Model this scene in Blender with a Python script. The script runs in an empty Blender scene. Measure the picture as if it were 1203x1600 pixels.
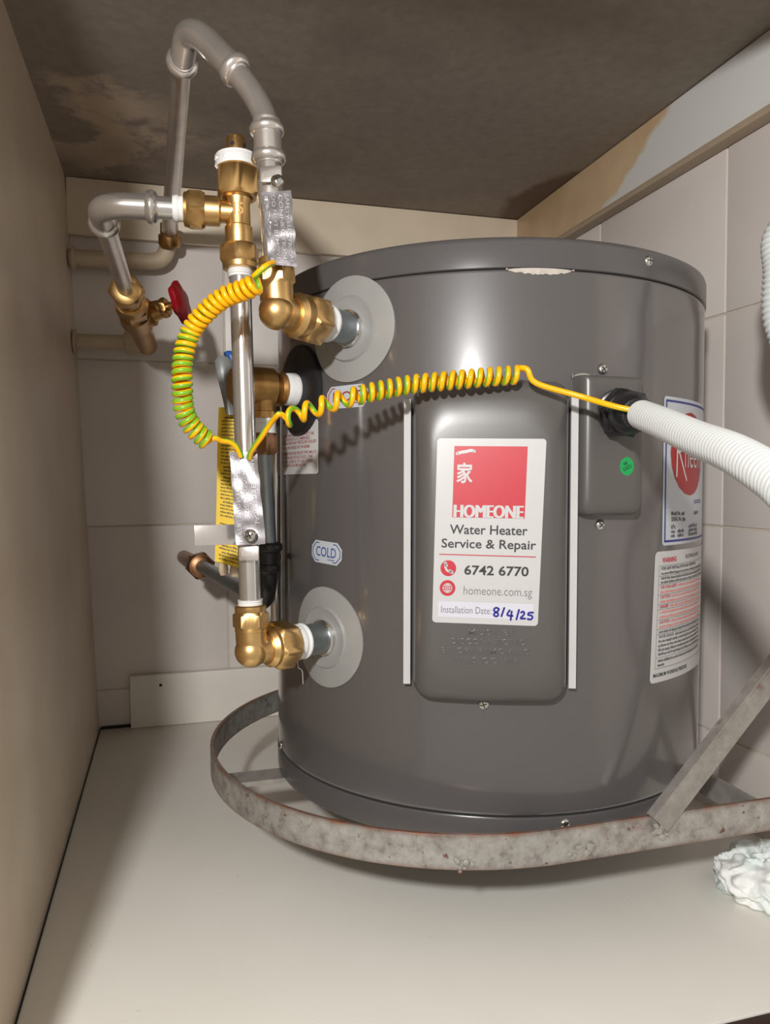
import bpy, bmesh, math, random
from mathutils import Vector, Matrix, noise
random.seed(7)
PI = math.pi
SC = bpy.context.scene
COL = SC.collection

# ---------------------------------------------------------------- camera, world, lights, exposure
cam_data = bpy.data.cameras.new('camera')
cam = bpy.data.objects.new('camera', cam_data); COL.objects.link(cam)
yaw, pitch, roll = .2752, -.044, -.0051
fw = Vector((math.sin(yaw)*math.cos(pitch), math.cos(yaw)*math.cos(pitch), math.sin(pitch)))
rt = Vector((math.cos(yaw), -math.sin(yaw), 0)); upv = rt.cross(fw)
r2 = rt*math.cos(roll) + upv*math.sin(roll); u2 = upv*math.cos(roll) - rt*math.sin(roll)
mw = Matrix((r2, u2, -fw)).transposed().to_4x4(); mw.translation = Vector((.1071, -1.1604, .3635))
cam.matrix_world = mw
cam_data.sensor_fit = 'VERTICAL'; cam_data.sensor_height = 36.0
cam_data.lens = 1176.1/1600*36.0
cam_data.clip_start = .01
SC.camera = cam

world = bpy.data.worlds.new('room_light'); SC.world = world; world.use_nodes = True
bg = world.node_tree.nodes['Background']
bg.inputs['Color'].default_value = (1.0, .91, .81, 1); bg.inputs['Strength'].default_value = .52

ld = bpy.data.lights.new('lamp', 'POINT'); ld.energy = 35.0; ld.color = (1.0, .985, .965); ld.shadow_soft_size = .024
lamp = bpy.data.objects.new('lamp', ld); lamp.location = (-.100, -1.40, .62); COL.objects.link(lamp)

SC.view_settings.view_transform = 'Standard'; SC.view_settings.look = 'None'
SC.view_settings.exposure = 0.0; SC.view_settings.gamma = 1.0
SC.view_settings.use_curve_mapping = False
SC.cycles.max_bounces = 8; SC.cycles.use_denoising = True

# ---------------------------------------------------------------- materials
def lin(c):
    return tuple((x/255/12.92 if x/255 <= .04045 else ((x/255+.055)/1.055)**2.4) for x in c)
class NT:
    def __init__(s, name):
        s.m = bpy.data.materials.new(name); s.m.use_nodes = True
        s.t = s.m.node_tree; s.b = s.t.nodes['Principled BSDF']
    def n(s, ty, **kw):
        x = s.t.nodes.new(ty)
        for k, v in kw.items():
            if k in x.inputs: x.inputs[k].default_value = v
            else: setattr(x, k, v)
        return x
    def l(s, a, b): s.t.links.new(a, b)
    def coord(s): return s.n('ShaderNodeTexCoord').outputs['Object']
    def noise(s, scale, detail=4, rough=.55, vec=None):
        x = s.n('ShaderNodeTexNoise'); x.inputs['Scale'].default_value = scale
        x.inputs['Detail'].default_value = detail; x.inputs['Roughness'].default_value = rough
        s.l(vec if vec else s.coord(), x.inputs['Vector']); return x.outputs['Fac']
    def ramp(s, fac, stops):
        x = s.n('ShaderNodeValToRGB'); cr = x.color_ramp
        while len(cr.elements) < len(stops): cr.elements.new(.5)
        for e, (p, c) in zip(cr.elements, stops):
            e.position = p; e.color = (*c, 1) if len(c) == 3 else c
        s.l(fac, x.inputs['Fac']); return x.outputs['Color']
    def mix(s, fac, a, b):
        x = s.n('ShaderNodeMix', data_type='RGBA')
        for sock, v in ((x.inputs[0], fac), (x.inputs[6], a), (x.inputs[7], b)):
            if hasattr(v, 'is_linked'): s.l(v, sock)
            elif isinstance(v, (int, float)): sock.default_value = v
            else: sock.default_value = (*v, 1)
        return x.outputs[2]
    def math(s, op, a, b=0.0):
        x = s.n('ShaderNodeMath', operation=op)
        for i, v in enumerate((a, b)):
            if hasattr(v, 'is_linked'): s.l(v, x.inputs[i])
            else: x.inputs[i].default_value = v
        return x.outputs[0]
    def xyz(s):
        x = s.n('ShaderNodeSeparateXYZ'); s.l(s.coord(), x.inputs[0]); return x.outputs
    def bump(s, h, strength=.2, dist=.001):
        x = s.n('ShaderNodeBump'); x.inputs['Strength'].default_value = strength; x.inputs['Distance'].default_value = dist
        s.l(h, x.inputs['Height']); s.l(x.outputs[0], s.b.inputs['Normal'])
    def base(s, c):
        if hasattr(c, 'is_linked'): s.l(c, s.b.inputs['Base Color'])
        else: s.b.inputs['Base Color'].default_value = (*c, 1)
    def p(s, rough=.5, metal=0.0, spec=.5, coat=0.0):
        s.b.inputs['Roughness'].default_value = rough; s.b.inputs['Metallic'].default_value = metal
        s.b.inputs['Specular IOR Level'].default_value = spec; s.b.inputs['Coat Weight'].default_value = coat
        return s

def plain(name, rgb, rough=.5, metal=0.0, var=.08, scale=60, bump=0.0, spec=.5, coat=0.0):
    t = NT(name); c = lin(rgb); f = t.noise(scale)
    t.base(t.ramp(f, [(.3, tuple(x*(1-var) for x in c)), (.7, tuple(min(1, x*(1+var)) for x in c))]))
    t.p(rough, metal, spec, coat)
    if bump: t.bump(t.noise(scale*4), bump, .0006)
    return t.m

M = {}
M['paint'] = plain('grey_enamel', (81, 78, 78), .25, 0, .03, 8, 0, .5)
_t = NT('grey_enamel_body'); _c = lin((81, 78, 78)); _f = _t.noise(6)
_t.base(_t.ramp(_f, [(.3, tuple(x*.96 for x in _c)), (.7, tuple(x*1.04 for x in _c))])); _t.p(.34); _t.bump(_t.noise(900, 2), .03, .0003); _t.b.inputs['Coat Weight'].default_value = 1.0; _t.b.inputs['Coat Roughness'].default_value = .12; M['paint_body'] = _t.m
M['cover_paint'] = plain('grey_enamel_cover', (84, 81, 79), .33, 0, .03, 10, .03)
M['brass'] = plain('brass', (222, 184, 124), .33, 1.0, .12, 45, .06)
M['brass_dark'] = plain('dull_brass', (190, 148, 92), .36, 1.0, .18, 60, .08)
M['steel'] = plain('stainless_steel', (214, 211, 208), .18, .88, .05, 30, .02)
M['steel_dull'] = plain('dull_stainless', (222, 217, 212), .24, .85, .1, 40, .04)
M['zinc'] = plain('galvanised_steel', (150, 158, 162), .38, 1.0, .1, 90, .05)
M['chrome'] = plain('bright_zinc', (215, 215, 212), .2, 1.0, .05, 60, 0)
M['ptfe'] = plain('thread_tape', (218, 218, 217), .6, 0, .04, 200, .25)
M['rubber'] = plain('black_rubber', (20, 20, 22), .45, 0, .1, 60)
M['black'] = plain('black_plastic', (26, 26, 28), .3, 0, .1, 60)
M['disc'] = plain('grey_plastic_flange', (142, 141, 138), .38, 0, .05, 30)
M['foam'] = plain('white_foam_strip', (186, 184, 184), .7, 0, .02, 100)
M['scuff'] = plain('scuffed_sealant', (182, 174, 166), .7, 0, .12, 250)
M['silver_tape'] = plain('grey_sealant', (150, 146, 140), .4, 0, .12, 200)
M['gap'] = plain('dark_gap', (30, 27, 25), .8)
M['white'] = plain('white_label', (186, 185, 185), .35, 0, .01, 60)
M['white2'] = plain('bluish_white_label', (178, 183, 190), .4, 0, .01, 60)
M['lilac'] = plain('pale_lilac_print', (196, 196, 205), .4, 0, .01, 60)
M['red'] = plain('red_print', (180, 34, 48), .4, 0, .03, 200)
M['darkred'] = plain('dark_red_print', (150, 34, 34), .4, 0, .03, 200)
M['label_red'] = plain('dull_red_print', (150, 62, 58), .5, 0, .03, 200)
M['pale_red'] = plain('light_red_print', (222, 118, 108), .5, 0, .03, 200)
M['ink'] = plain('black_print', (38, 37, 38), .5, 0, .02, 200)
M['greyink'] = plain('grey_print', (112, 110, 112), .5, 0, .02, 200)
M['palegrey'] = plain('pale_print', (190, 184, 182), .5, 0, .02, 200)
M['blueink'] = plain('blue_marker', (24, 20, 128), .45, 0, .05, 300)
M['navy'] = plain('navy_print', (40, 40, 120), .45, 0, .02, 200)
M['blueprint'] = plain('blue_print', (52, 72, 130), .45, 0, .02, 200)
M['green'] = plain('green_sticker', (16, 150, 78), .45, 0, .03, 200)
M['darkgreen'] = plain('dark_green_print', (10, 74, 40), .5, 0, .03, 200)
M['yellow_tag'] = plain('yellow_card', (222, 186, 34), .55, 0, .05, 40)
M['wire_yellow'] = plain('yellow_insulation', (246, 178, 6), .32, 0, .02, 100)
M['wire_green'] = plain('green_insulation', (120, 172, 34), .32, 0, .04, 100)
M['conduit'] = plain('white_corrugated_plastic', (196, 199, 198), .4, 0, .01, 60)
M['handle_red'] = plain('red_handle', (150, 10, 26), .35, 0, .1, 60)
M['grey_lever'] = plain('grey_lever_plastic', (112, 114, 112), .35, 0, .08, 40)
M['blue'] = plain('blue_plastic', (40, 84, 150), .35, 0, .08, 60)
M['cream_pipe'] = plain('cream_painted_pipe', (196, 178, 152), .5, 0, .1, 40, .05)
M['copper'] = plain('dull_copper', (150, 112, 82), .4, 1.0, .15, 60)
_t = NT('foil_tag'); _t.base(_t.ramp(_t.noise(140), [(.35, lin((122, 118, 122))), (.7, lin((142, 138, 140)))])); _t.p(.32, .75); _t.bump(_t.noise(260, 3), .1, .0008); M['foil'] = _t.m
M['foil_letter'] = plain('raised_foil_letter', (196, 194, 194), .25, .75, .03, 100)
_t = NT('tissue'); _t.base(_t.ramp(_t.noise(22, 3), [(.42, lin((240, 242, 240))), (.72, lin((206, 230, 226)))])); _t.p(.9, 0, .2); _t.bump(_t.noise(420, 3), .3, .001); M['tissue'] = _t.m

# bracket steel: grey galvanised, rust along the edges and in blotches
_t = NT('rusty_flat_bar'); _z = _t.xyz()[2]
_e = _t.math('MULTIPLY', _t.math('ABSOLUTE', _t.math('SUBTRACT', _z, .0128)), 1/.0128)
_e = _t.math('POWER', _e, 7)
_n = _t.noise(55, 6, .65); _n2 = _t.noise(24, 5, .6); _n3 = _t.noise(75, 6, .7)
_edge = _t.math('MULTIPLY', _e, _t.math('MULTIPLY', _n, 1.5))
_blot = _t.ramp(_n2, [(.57, (0, 0, 0)), (.66, (1, 1, 1))])
_g = _t.ramp(_n3, [(.30, lin((120, 117, 111))), (.46, lin((160, 157, 151))), (.72, lin((190, 188, 182)))])
_rust = _t.ramp(_n, [(.35, lin((74, 46, 34))), (.65, lin((138, 84, 56)))])
_sm = _t.n('ShaderNodeRGBToBW'); _t.l(_blot, _sm.inputs[0])
_f = _t.math('MAXIMUM', _t.math('MULTIPLY', _edge, 1.0), _t.math('MULTIPLY', _sm.outputs[0], _t.math('MULTIPLY', _n, .55)))
_sp = _t.ramp(_t.noise(130, 3, .5), [(.655, (0, 0, 0)), (.70, (1, 1, 1))]); _spw = _t.n('ShaderNodeRGBToBW'); _t.l(_sp, _spw.inputs[0])
_f = _t.math('MAXIMUM', _f, _t.math('MULTIPLY', _spw.outputs[0], .85))
_f = _t.math('MINIMUM', _f, 1.0)
_t.base(_t.mix(_f, _g, _rust)); _t.p(.42, .45); _t.bump(_n, .35, .001); M['bar'] = _t.m
_t = NT('weathered_flat_bar'); _n = _t.noise(38, 6, .65); _n3 = _t.noise(75, 6, .7)
_b = _t.ramp(_n, [(.60, (0, 0, 0)), (.70, (.75, .75, .75))]); _w = _t.n('ShaderNodeRGBToBW'); _t.l(_b, _w.inputs[0])
_t.base(_t.mix(_w.outputs[0], _t.ramp(_n3, [(.25, lin((132, 128, 122))), (.75, lin((170, 166, 160)))]), lin((112, 76, 56)))); _t.p(.42, .45); _t.bump(_n3, .3, .001); M['bar_plain'] = _t.m

# laminate floor
_t = NT('white_laminate'); _n = _t.noise(5, 3); _sp = _t.noise(210, 2)
_a = _t.ramp(_n, [(.3, lin((224, 221, 212))), (.7, lin((231, 228, 220)))])
_b = _t.ramp(_sp, [(.765, (0, 0, 0)), (.785, (1, 1, 1))])
_t.base(_t.mix(_b, _a, lin((150, 138, 122)))); _t.p(.3, 0, .45); M['laminate'] = _t.m
_t = NT('cream_side_panel'); _n = _t.noise(9, 5); _n2 = _t.noise(60, 4)
_a = _t.ramp(_n, [(.3, lin((206, 189, 168))), (.7, lin((222, 207, 187)))])
_b = _t.ramp(_n2, [(.70, (0, 0, 0)), (.76, (1, 1, 1))])
_t.base(_t.mix(_t.math('MULTIPLY', _n2, .0), _a, _b)); _t.p(.38, 0, .45); M['side'] = _t.m

# concrete slab above, with pale and brown patches
_t = NT('grey_concrete'); _c = _t.coord(); _n = _t.noise(6.5, 7, .62); _n2 = _t.noise(3.1, 4, .6); _n3 = _t.noise(70, 5, .65)
_a = _t.ramp(_n3, [(.25, lin((138, 127, 116))), (.75, lin((156, 145, 133)))])
_b = _t.ramp(_n, [(.50, (0, 0, 0)), (.56, (1, 1, 1))])
_x = _t.xyz()
_corner = _t.math('SUBTRACT', .16, _t.math('ADD', _t.math('ABSOLUTE', _t.math('SUBTRACT', _x[0], .03)), _t.math('MULTIPLY', _t.math('ABSOLUTE', _t.math('ADD', _x[1], .18)), .75)))
_corner = _t.math('MAXIMUM', _t.math('MINIMUM', _t.math('MULTIPLY', _corner, 14), 1), 0)
_bw = _t.n('ShaderNodeRGBToBW'); _t.l(_b, _bw.inputs[0])
_m1 = _t.mix(_t.math('MULTIPLY', _bw.outputs[0], _corner), _a, lin((196, 178, 158)))
_d = _t.ramp(_n2, [(.52, (0, 0, 0)), (.66, (1, 1, 1))]); _dw = _t.n('ShaderNodeRGBToBW'); _t.l(_d, _dw.inputs[0])
_br = _t.math('SUBTRACT', .075, _t.math('ADD', _t.math('ABSOLUTE', _t.math('SUBTRACT', _x[0], .655)), _t.math('MULTIPLY', _t.math('ABSOLUTE', _t.math('ADD', _x[1], .085)), .55)))
_br = _t.math('ADD', _br, _t.math('MULTIPLY', _t.math('SUBTRACT', _n, .5), .12))
_br = _t.math('MAXIMUM', _t.math('MINIMUM', _t.math('MULTIPLY', _br, 40), .75), 0)
_m1 = _t.mix(_br, _m1, lin((92, 66, 46)))
_t.base(_t.mix(_t.math('MULTIPLY', _dw.outputs[0], .5), _m1, lin((112, 99, 88)))); _t.p(.7, 0, .35); _t.bump(_n3, .25, .0015); M['concrete'] = _t.m

_t = NT('glazed_tile'); _n = _t.noise(5, 4)
_t.base(_t.ramp(_n, [(.3, lin((214, 205, 199))), (.7, lin((224, 217, 211)))])); _t.p(.36, 0, .4); _t.bump(_t.noise(14, 2), .05, .002); M['tile'] = _t.m
M['grout'] = plain('grout', (206, 196, 182), .8, 0, .08, 120, .2)
M['cream_board'] = plain('cream_board', (226, 211, 188), .45, 0, .05, 14)
_t = NT('stained_board'); _x = _t.xyz(); _n = _t.noise(16, 4)
# tan stain near the corner, ending in a slanting wavy edge; grey-white paint beyond
_f = _t.math('ADD', _x[1], _t.math('ADD', .352, _t.math('MULTIPLY', _t.math('SUBTRACT', _x[2], .757), 2.2)))
_f = _t.math('ADD', _f, _t.math('MULTIPLY', _t.math('SUBTRACT', _n, .5), .09))
_f = _t.math('MAXIMUM', _t.math('MINIMUM', _t.math('ADD', _t.math('MULTIPLY', _f, 55), .5), 1), 0)
_tan = _t.ramp(_n, [(.3, lin((196, 166, 128))), (.7, lin((212, 186, 150)))])
_t.base(_t.mix(_f, lin((214, 213, 209)), _tan)); _t.p(.42); M['stained'] = _t.m
M['taupe'] = plain('taupe_moulding', (168, 150, 128), .5, 0, .06, 20)
M['brown'] = plain('dark_brown_edging', (52, 26, 18), .45, 0, .2, 40)
M['kick'] = plain('cream_skirting_strip', (230, 224, 214), .4, 0, .03, 20)

# ---------------------------------------------------------------- mesh helpers
ROOTLOC = {}
def frame(ax, hint=None):
    ax = Vector(ax).normalized()
    h = Vector(hint) if hint else (Vector((0, 0, 1)) if abs(ax.z) < .9 else Vector((1, 0, 0)))
    u = (h - ax*h.dot(ax)).normalized(); v = ax.cross(u)
    return ax, u, v
def smooth_path(pts, n=8, closed=False):
    P = [Vector(p) for p in pts]; out = []
    for i in range(len(P)-1):
        p0 = P[i-1] if i > 0 else P[0]*2-P[1]; p1 = P[i]; p2 = P[i+1]
        p3 = P[i+2] if i+2 < len(P) else P[-1]*2-P[-2]
        for k in range(n):
            t = k/n; t2 = t*t; t3 = t2*t
            out.append(.5*((2*p1)+(p2-p0)*t+(2*p0-5*p1+4*p2-p3)*t2+(3*p1-p0-3*p2+p3)*t3))
    out.append(P[-1]); return out
def bend(pts, rad, n=8):
    """polyline with each inner corner rounded by an arc-like curve that starts rad before it"""
    P = [Vector(p) for p in pts]; out = [P[0]]
    for i in range(1, len(P)-1):
        a = P[i] + (P[i-1]-P[i]).normalized()*min(rad, (P[i-1]-P[i]).length*.49)
        b = P[i] + (P[i+1]-P[i]).normalized()*min(rad, (P[i+1]-P[i]).length*.49)
        for k in range(n+1):
            t = k/n; out.append(a*(1-t)**2 + P[i]*2*t*(1-t)*.999 + b*t*t)
    out.append(P[-1]); return out
class MB:
    def __init__(s): s.v, s.f, s.m = [], [], []
    def add(s, vs, fs, m=0):
        o = len(s.v); s.v += [Vector(x) for x in vs]
        for i, f in enumerate(fs):
            s.f.append([o+k for k in f]); s.m.append(m[i] if isinstance(m, list) else m)
        return s
    def tube(s, path, r, n=16, m=0, cap=True, stripe=None, twist=0.0, turn=0.0):
        P = [Vector(p) for p in path]; k = len(P)
        R = r if isinstance(r, (list, tuple)) else [r]*k
        T = [(P[min(i+1, k-1)]-P[max(i-1, 0)]).normalized() for i in range(k)]
        _, u, _v = frame(T[0]); vs = []
        for i in range(k):
            u = (u - T[i]*u.dot(T[i])).normalized(); v = T[i].cross(u)
            for j in range(n):
                a = 2*PI*j/n + twist*i + turn
                vs.append(P[i] + (u*math.cos(a)+v*math.sin(a))*R[i])
        fs, ms = [], []
        for i in range(k-1):
            for j in range(n):
                fs.append([i*n+j, i*n+(j+1) % n, (i+1)*n+(j+1) % n, (i+1)*n+j])
                ms.append(1 if stripe and j < stripe else m)
        if cap:
            fs.append(list(range(n))[::-1]); ms.append(m)
            fs.append([(k-1)*n+j for j in range(n)]); ms.append(m)
        return s.add(vs, fs, ms)
    def lathe(s, O, ax, prof, n=28, m=0, phase=0.0, hint=None):
        ax, u, v = frame(ax, hint); O = Vector(O); vs = []
        for t, r in prof:
            for j in range(n):
                a = 2*PI*j/n + phase
                vs.append(O + ax*t + (u*math.cos(a)+v*math.sin(a))*max(r, 1e-5))
        k = len(prof)
        fs = [[i*n+j, i*n+(j+1) % n, (i+1)*n+(j+1) % n, (i+1)*n+j] for i in range(k-1) for j in range(n)]
        fs.append(list(range(n))[::-1]); fs.append([(k-1)*n+j for j in range(n)])
        return s.add(vs, fs, m)
    def hexnut(s, O, ax, t0, t1, r, m=0, phase=0.0, hint=None):
        """six-sided nut with chamfered ends"""
        c = min(.0022, (t1-t0)*.22)
        ax_, u, v = frame(ax, hint); O = Vector(O); vs = []; N = 36; ap = r*math.cos(PI/6)
        def rad(a, cap):
            a = (a - phase) % (PI/3) - PI/6
            return min(ap/math.cos(a), cap)
        rows = [(t0, ap*.96), (t0+c, r), (t1-c, r), (t1, ap*.96)]
        for t, cp in rows:
            for j in range(N):
                a = 2*PI*j/N + phase
                vs.append(O + ax_*t + (u*math.cos(a)+v*math.sin(a))*rad(a, cp))
        fs = [[i*N+j, i*N+(j+1) % N, (i+1)*N+(j+1) % N, (i+1)*N+j] for i in range(3) for j in range(N)]
        fs.append(list(range(N))[::-1]); fs.append([3*N+j for j in range(N)])
        return s.add(vs, fs, m)
    def box(s, c, size, rot=None, m=0, bev=0.0):
        bm = bmesh.new(); bmesh.ops.create_cube(bm, size=1)
        for v in bm.verts: v.co = Vector((v.co.x*size[0], v.co.y*size[1], v.co.z*size[2]))
        if bev: bmesh.ops.bevel(bm, geom=bm.edges[:], offset=bev, segments=2, affect='EDGES', profile=.6)
        if rot is not None: bmesh.ops.transform(bm, matrix=rot, verts=bm.verts)
        bm.verts.index_update()
        s.add([v.co+Vector(c) for v in bm.verts], [[v.index for v in f.verts] for f in bm.faces], m)
        bm.free(); return s
    def sphere(s, c, r, m=0, sc=(1, 1, 1), seg=16):
        bm = bmesh.new(); bmesh.ops.create_uvsphere(bm, u_segments=seg, v_segments=seg//2+2, radius=r)
        bm.verts.index_update()
        s.add([Vector((v.co.x*sc[0], v.co.y*sc[1], v.co.z*sc[2]))+Vector(c) for v in bm.verts], [[v.index for v in f.verts] for f in bm.faces], m)
        bm.free(); return s
    def build(s, name, mats, parent=None, local=False, sharp=32, smooth=True):
        me = bpy.data.meshes.new(name)
        off = Vector((0, 0, 0)) if (local or parent is None) else ROOTLOC.get(parent.name, Vector((0, 0, 0)))
        me.from_pydata([tuple(v-off) for v in s.v], [], s.f)
        for k in (mats if isinstance(mats, (list, tuple)) else [mats]): me.materials.append(M[k])
        me.polygons.foreach_set('material_index', s.m)
        me.polygons.foreach_set('use_smooth', [smooth]*len(me.polygons))
        if smooth: me.set_sharp_from_angle(angle=math.radians(sharp))
        me.update()
        o = bpy.data.objects.new(name, me); COL.objects.link(o)
        if parent is not None:
            o.parent = parent; ROOTLOC[o.name] = off if not local else Vector((0, 0, 0))
        return o
def tag(o, label, cat, group=None):
    o['label'] = label; o['category'] = cat
    if group: o['group'] = group
    return o
def thing(name, loc, label, cat, group=None):
    o = bpy.data.objects.new(name, None); o.empty_display_size = .02; COL.objects.link(o)
    o.location = loc; ROOTLOC[o.name] = Vector(loc)
    return tag(o, label, cat, group)
def struct(o): o['kind'] = 'structure'; return o

# flat lettering: returns 2-D triangles fitted into the box x0..x1, y0..y1
def glyphs(body, x0, x1, y0, y1, bold=0.0, res=3, keep=False):
    fc = bpy.data.curves.new('glyph_curve', 'FONT'); fc.body = body; fc.resolution_u = res; fc.offset = bold; fc.fill_mode = 'FRONT'
    o = bpy.data.objects.new('glyph_curve', fc); COL.objects.link(o)
    dg = bpy.context.evaluated_depsgraph_get(); dg.update()
    me = bpy.data.meshes.new_from_object(o.evaluated_get(dg))
    vs = [v.co.copy() for v in me.vertices]; fs = [list(p.vertices) for p in me.polygons]
    bpy.data.objects.remove(o); bpy.data.curves.remove(fc); bpy.data.meshes.remove(me)
    if not vs: return [], []
    ax = min(v.x for v in vs); bx = max(v.x for v in vs); ay = min(v.y for v in vs); by = max(v.y for v in vs)
    sx = (x1-x0)/max(bx-ax, 1e-6); sy = (y1-y0)/max(by-ay, 1e-6)
    if keep: sx = sy
    return [(x0+(v.x-ax)*sx, y0+(v.y-ay)*sy) for v in vs], fs
def raised(mb, S, body, x0, x1, y0, y1, h, bold=0.0, swap=False, m=0):
    """raised letters with bevelled sides, h tall"""
    fc = bpy.data.curves.new('glyph_curve', 'FONT'); fc.body = body; fc.resolution_u = 2; fc.offset = bold; fc.extrude = .05; fc.bevel_depth = .03; fc.bevel_resolution = 0
    o = bpy.data.objects.new('glyph_curve', fc); COL.objects.link(o)
    dg = bpy.context.evaluated_depsgraph_get(); dg.update()
    me = bpy.data.meshes.new_from_object(o.evaluated_get(dg))
    vs = [v.co.copy() for v in me.vertices]; fs = [list(p.vertices) for p in me.polygons]
    bpy.data.objects.remove(o); bpy.data.curves.remove(fc); bpy.data.meshes.remove(me)
    ax = min(v.x for v in vs); bx = max(v.x for v in vs); ay = min(v.y for v in vs); by = max(v.y for v in vs); az = min(v.z for v in vs); bz = max(v.z for v in vs)
    out = []
    for v in vs:
        x = x0+(v.x-ax)*(x1-x0)/(bx-ax); y = y0+(v.y-ay)*(y1-y0)/(by-ay); z = (v.z-az)/(bz-az)*h
        out.append(S(y, x, z) if swap else S(x, y, z))
    mb.add(out, fs, m)
def put(mb, S, vf, lift, m=0):
    mb.add([S(x, y, lift) for x, y in vf[0]], vf[1], m)
def rrect(x0, x1, y0, y1, r=0.0, nx=8, ny=4, octo=False):
    xs = [x0+(x1-x0)*i/nx for i in range(nx+1)]
    if r > 0:
        xs += [x0+r*(1-math.cos(a*PI/12)) for a in range(7)] + [x1-r*(1-math.cos(a*PI/12)) for a in range(7)]
        xs = sorted(set(round(x, 7) for x in xs))
    vs, fs = [], []
    for x in xs:
        d = min(x-x0, x1-x); c = 0
        if r > 0 and d < r: c = (r-d) if octo else r - math.sqrt(max(0, r*r-(r-d)**2))
        for j in range(ny+1): vs.append((x, y0+c+(y1-y0-2*c)*j/ny))
    n = ny+1
    for i in range(len(xs)-1):
        for j in range(ny): fs.append([i*n+j, (i+1)*n+j, (i+1)*n+j+1, i*n+j+1])
    return vs, fs
def ellipse2(cx, cy, rx, ry, n=36, rin=0.0):
    vs, fs = [], []
    if rin > 0:
        for k in (rin, 1): vs += [(cx+rx*k*math.cos(2*PI*j/n), cy+ry*k*math.sin(2*PI*j/n)) for j in range(n)]
        fs = [[j, (j+1) % n, n+(j+1) % n, n+j] for j in range(n)]
    else:
        rows = 10
        for i in range(rows+1):
            y = cy - ry*math.cos(PI*i/rows); w = rx*math.sin(PI*i/rows)
            for j in range(9): vs.append((cx-w+2*w*j/8, y))
        fs = [[i*9+j, i*9+j+1, (i+1)*9+j+1, (i+1)*9+j] for i in range(rows) for j in range(8)]
    return vs, fs
def stroke(pts, w):
    """flat ribbon along a 2-D polyline with round ends"""
    vs, fs = [], []; P = [Vector((*p, 0)) for p in pts]
    for i, p in enumerate(P):
        t = (P[min(i+1, len(P)-1)]-P[max(i-1, 0)]).normalized(); nrm = Vector((-t.y, t.x, 0))*w/2
        vs += [tuple((p+nrm)[:2]), tuple((p-nrm)[:2])]
    fs = [[2*i+1, 2*i+3, 2*i+2, 2*i] for i in range(len(P)-1)]
    for p in (P[0], P[-1]):
        o = len(vs); vs += [(p.x+w/2*math.cos(a*PI/4), p.y+w/2*math.sin(a*PI/4)) for a in range(8)]; fs.append(list(range(o, o+8)))
    return vs, fs
def curve2(pts, n=6): return [(p.x, p.y) for p in smooth_path([(*q, 0) for q in pts], n)]
def wordbars(x0, x1, y0, y1, rng, fill=.95):
    """a line of print too small to read: one row of small upright strokes in word groups"""
    vs, fs = [], []; x = x0; h = y1-y0; cw = h*.55; end = x0+(x1-x0)*fill
    while x < end:
        k = rng.randint(2, 8)
        for _ in range(k):
            if x+cw > end: break
            lo = y0 + (h*.0 if rng.random() < .8 else -h*.2); hi = y0 + h*(.72 if rng.random() < .6 else 1)
            for dx in (.05, .5):
                o = len(vs); a = x+cw*dx; b = a+cw*.28
                vs += [(a, lo), (b, lo), (b, hi), (a, hi)]; fs.append([o, o+1, o+2, o+3])
            o = len(vs); ym = lo+(hi-lo)*rng.choice((.0, .45, .8)); vs += [(x+cw*.05, ym), (x+cw*.78, ym), (x+cw*.78, ym+h*.18), (x+cw*.05, ym+h*.18)]; fs.append([o, o+1, o+2, o+3])
            x += cw
        x += cw*.6
        if x+cw > end: break
    return vs, fs

# ---------------------------------------------------------------- the setting
W, H = .6718, .788
XT = -.0295                      # the side panel leans out by this much at the top
FY = -.752                       # front edge of the shelf
def solid(name, c, size, mat, bev=.0):
    return struct(MB().box(c, size, None, 0, bev).build(name, mat, None, True))
solid('floor', ((W-.03)/2+.02, FY/2, -.01), (W+.12, -FY+.0, .02), 'laminate', .0012)
solid('ceiling', (W/2, -.39, H+.03), (W+.2, .80, .06), 'concrete')
mb = MB()
v = [(-.0006, .03, -.02), (-.0006, -.85, -.02), (XT-.0006, -.85, H+.01), (XT-.0006, .03, H+.01)]
mb.add(v+[(a-.018, b, c) for a, b, c in v], [[0, 1, 2, 3], [7, 6, 5, 4], [0, 4, 5, 1], [1, 5, 6, 2], [2, 6, 7, 3], [3, 7, 4, 0]])
struct(mb.build('wall_left', 'side', None, True, smooth=False))
# dark open joint between shelf and side panel
struct(MB().box((.0002, FY/2, .0004), (.0014, -FY, .0012)).build('trim_5', 'gap', None, True, smooth=False))
struct(MB().box((.022, -.002, .0015), (.042, .006, .004)).build('trim_6', 'gap', None, True, smooth=False))
GR = .0018
wb = struct(MB().box((W/2, GR+.01, H/2), (W+.1, .02, H+.04)).build('wall_back', 'grout', None, True, smooth=False))
wr = struct(MB().box((W+GR+.01, -.5, H/2), (.02, 1.05, H+.04)).build('wall_right', 'grout', None, True, smooth=False))
def tile_mesh(w, h):
    b = MB().box((0, 0, 0), (w, .006, h), None, 0, .0009)
    me = bpy.data.meshes.new('tile'); me.from_pydata([tuple(x) for x in b.v], [], b.f); me.materials.append(M['tile'])
    me.polygons.foreach_set('use_smooth', [True]*len(me.polygons)); me.set_sharp_from_angle(angle=math.radians(40)); return me
def lay(parent, me, loc, rz):
    o = bpy.data.objects.new('tile', me); COL.objects.link(o); o.parent = parent
    o.location = loc; o.rotation_euler = (random.uniform(-.0015, .0015), random.uniform(-.0015, .0015), rz)
g = .0026
zb_ = [-.02, .057, .297, .537, .777]
xb_ = [-.057, .186, .429, .672]
for i in range(3):
    for j in range(4):
        w = xb_[i+1]-xb_[i]-g; h = zb_[j+1]-zb_[j]-g
        lay(wb, tile_mesh(w, h), ((xb_[i]+xb_[i+1])/2, .003, (zb_[j]+zb_[j+1])/2), 0)
zr_ = [-.02, .0853, .3106, .5359, .7612]
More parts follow.
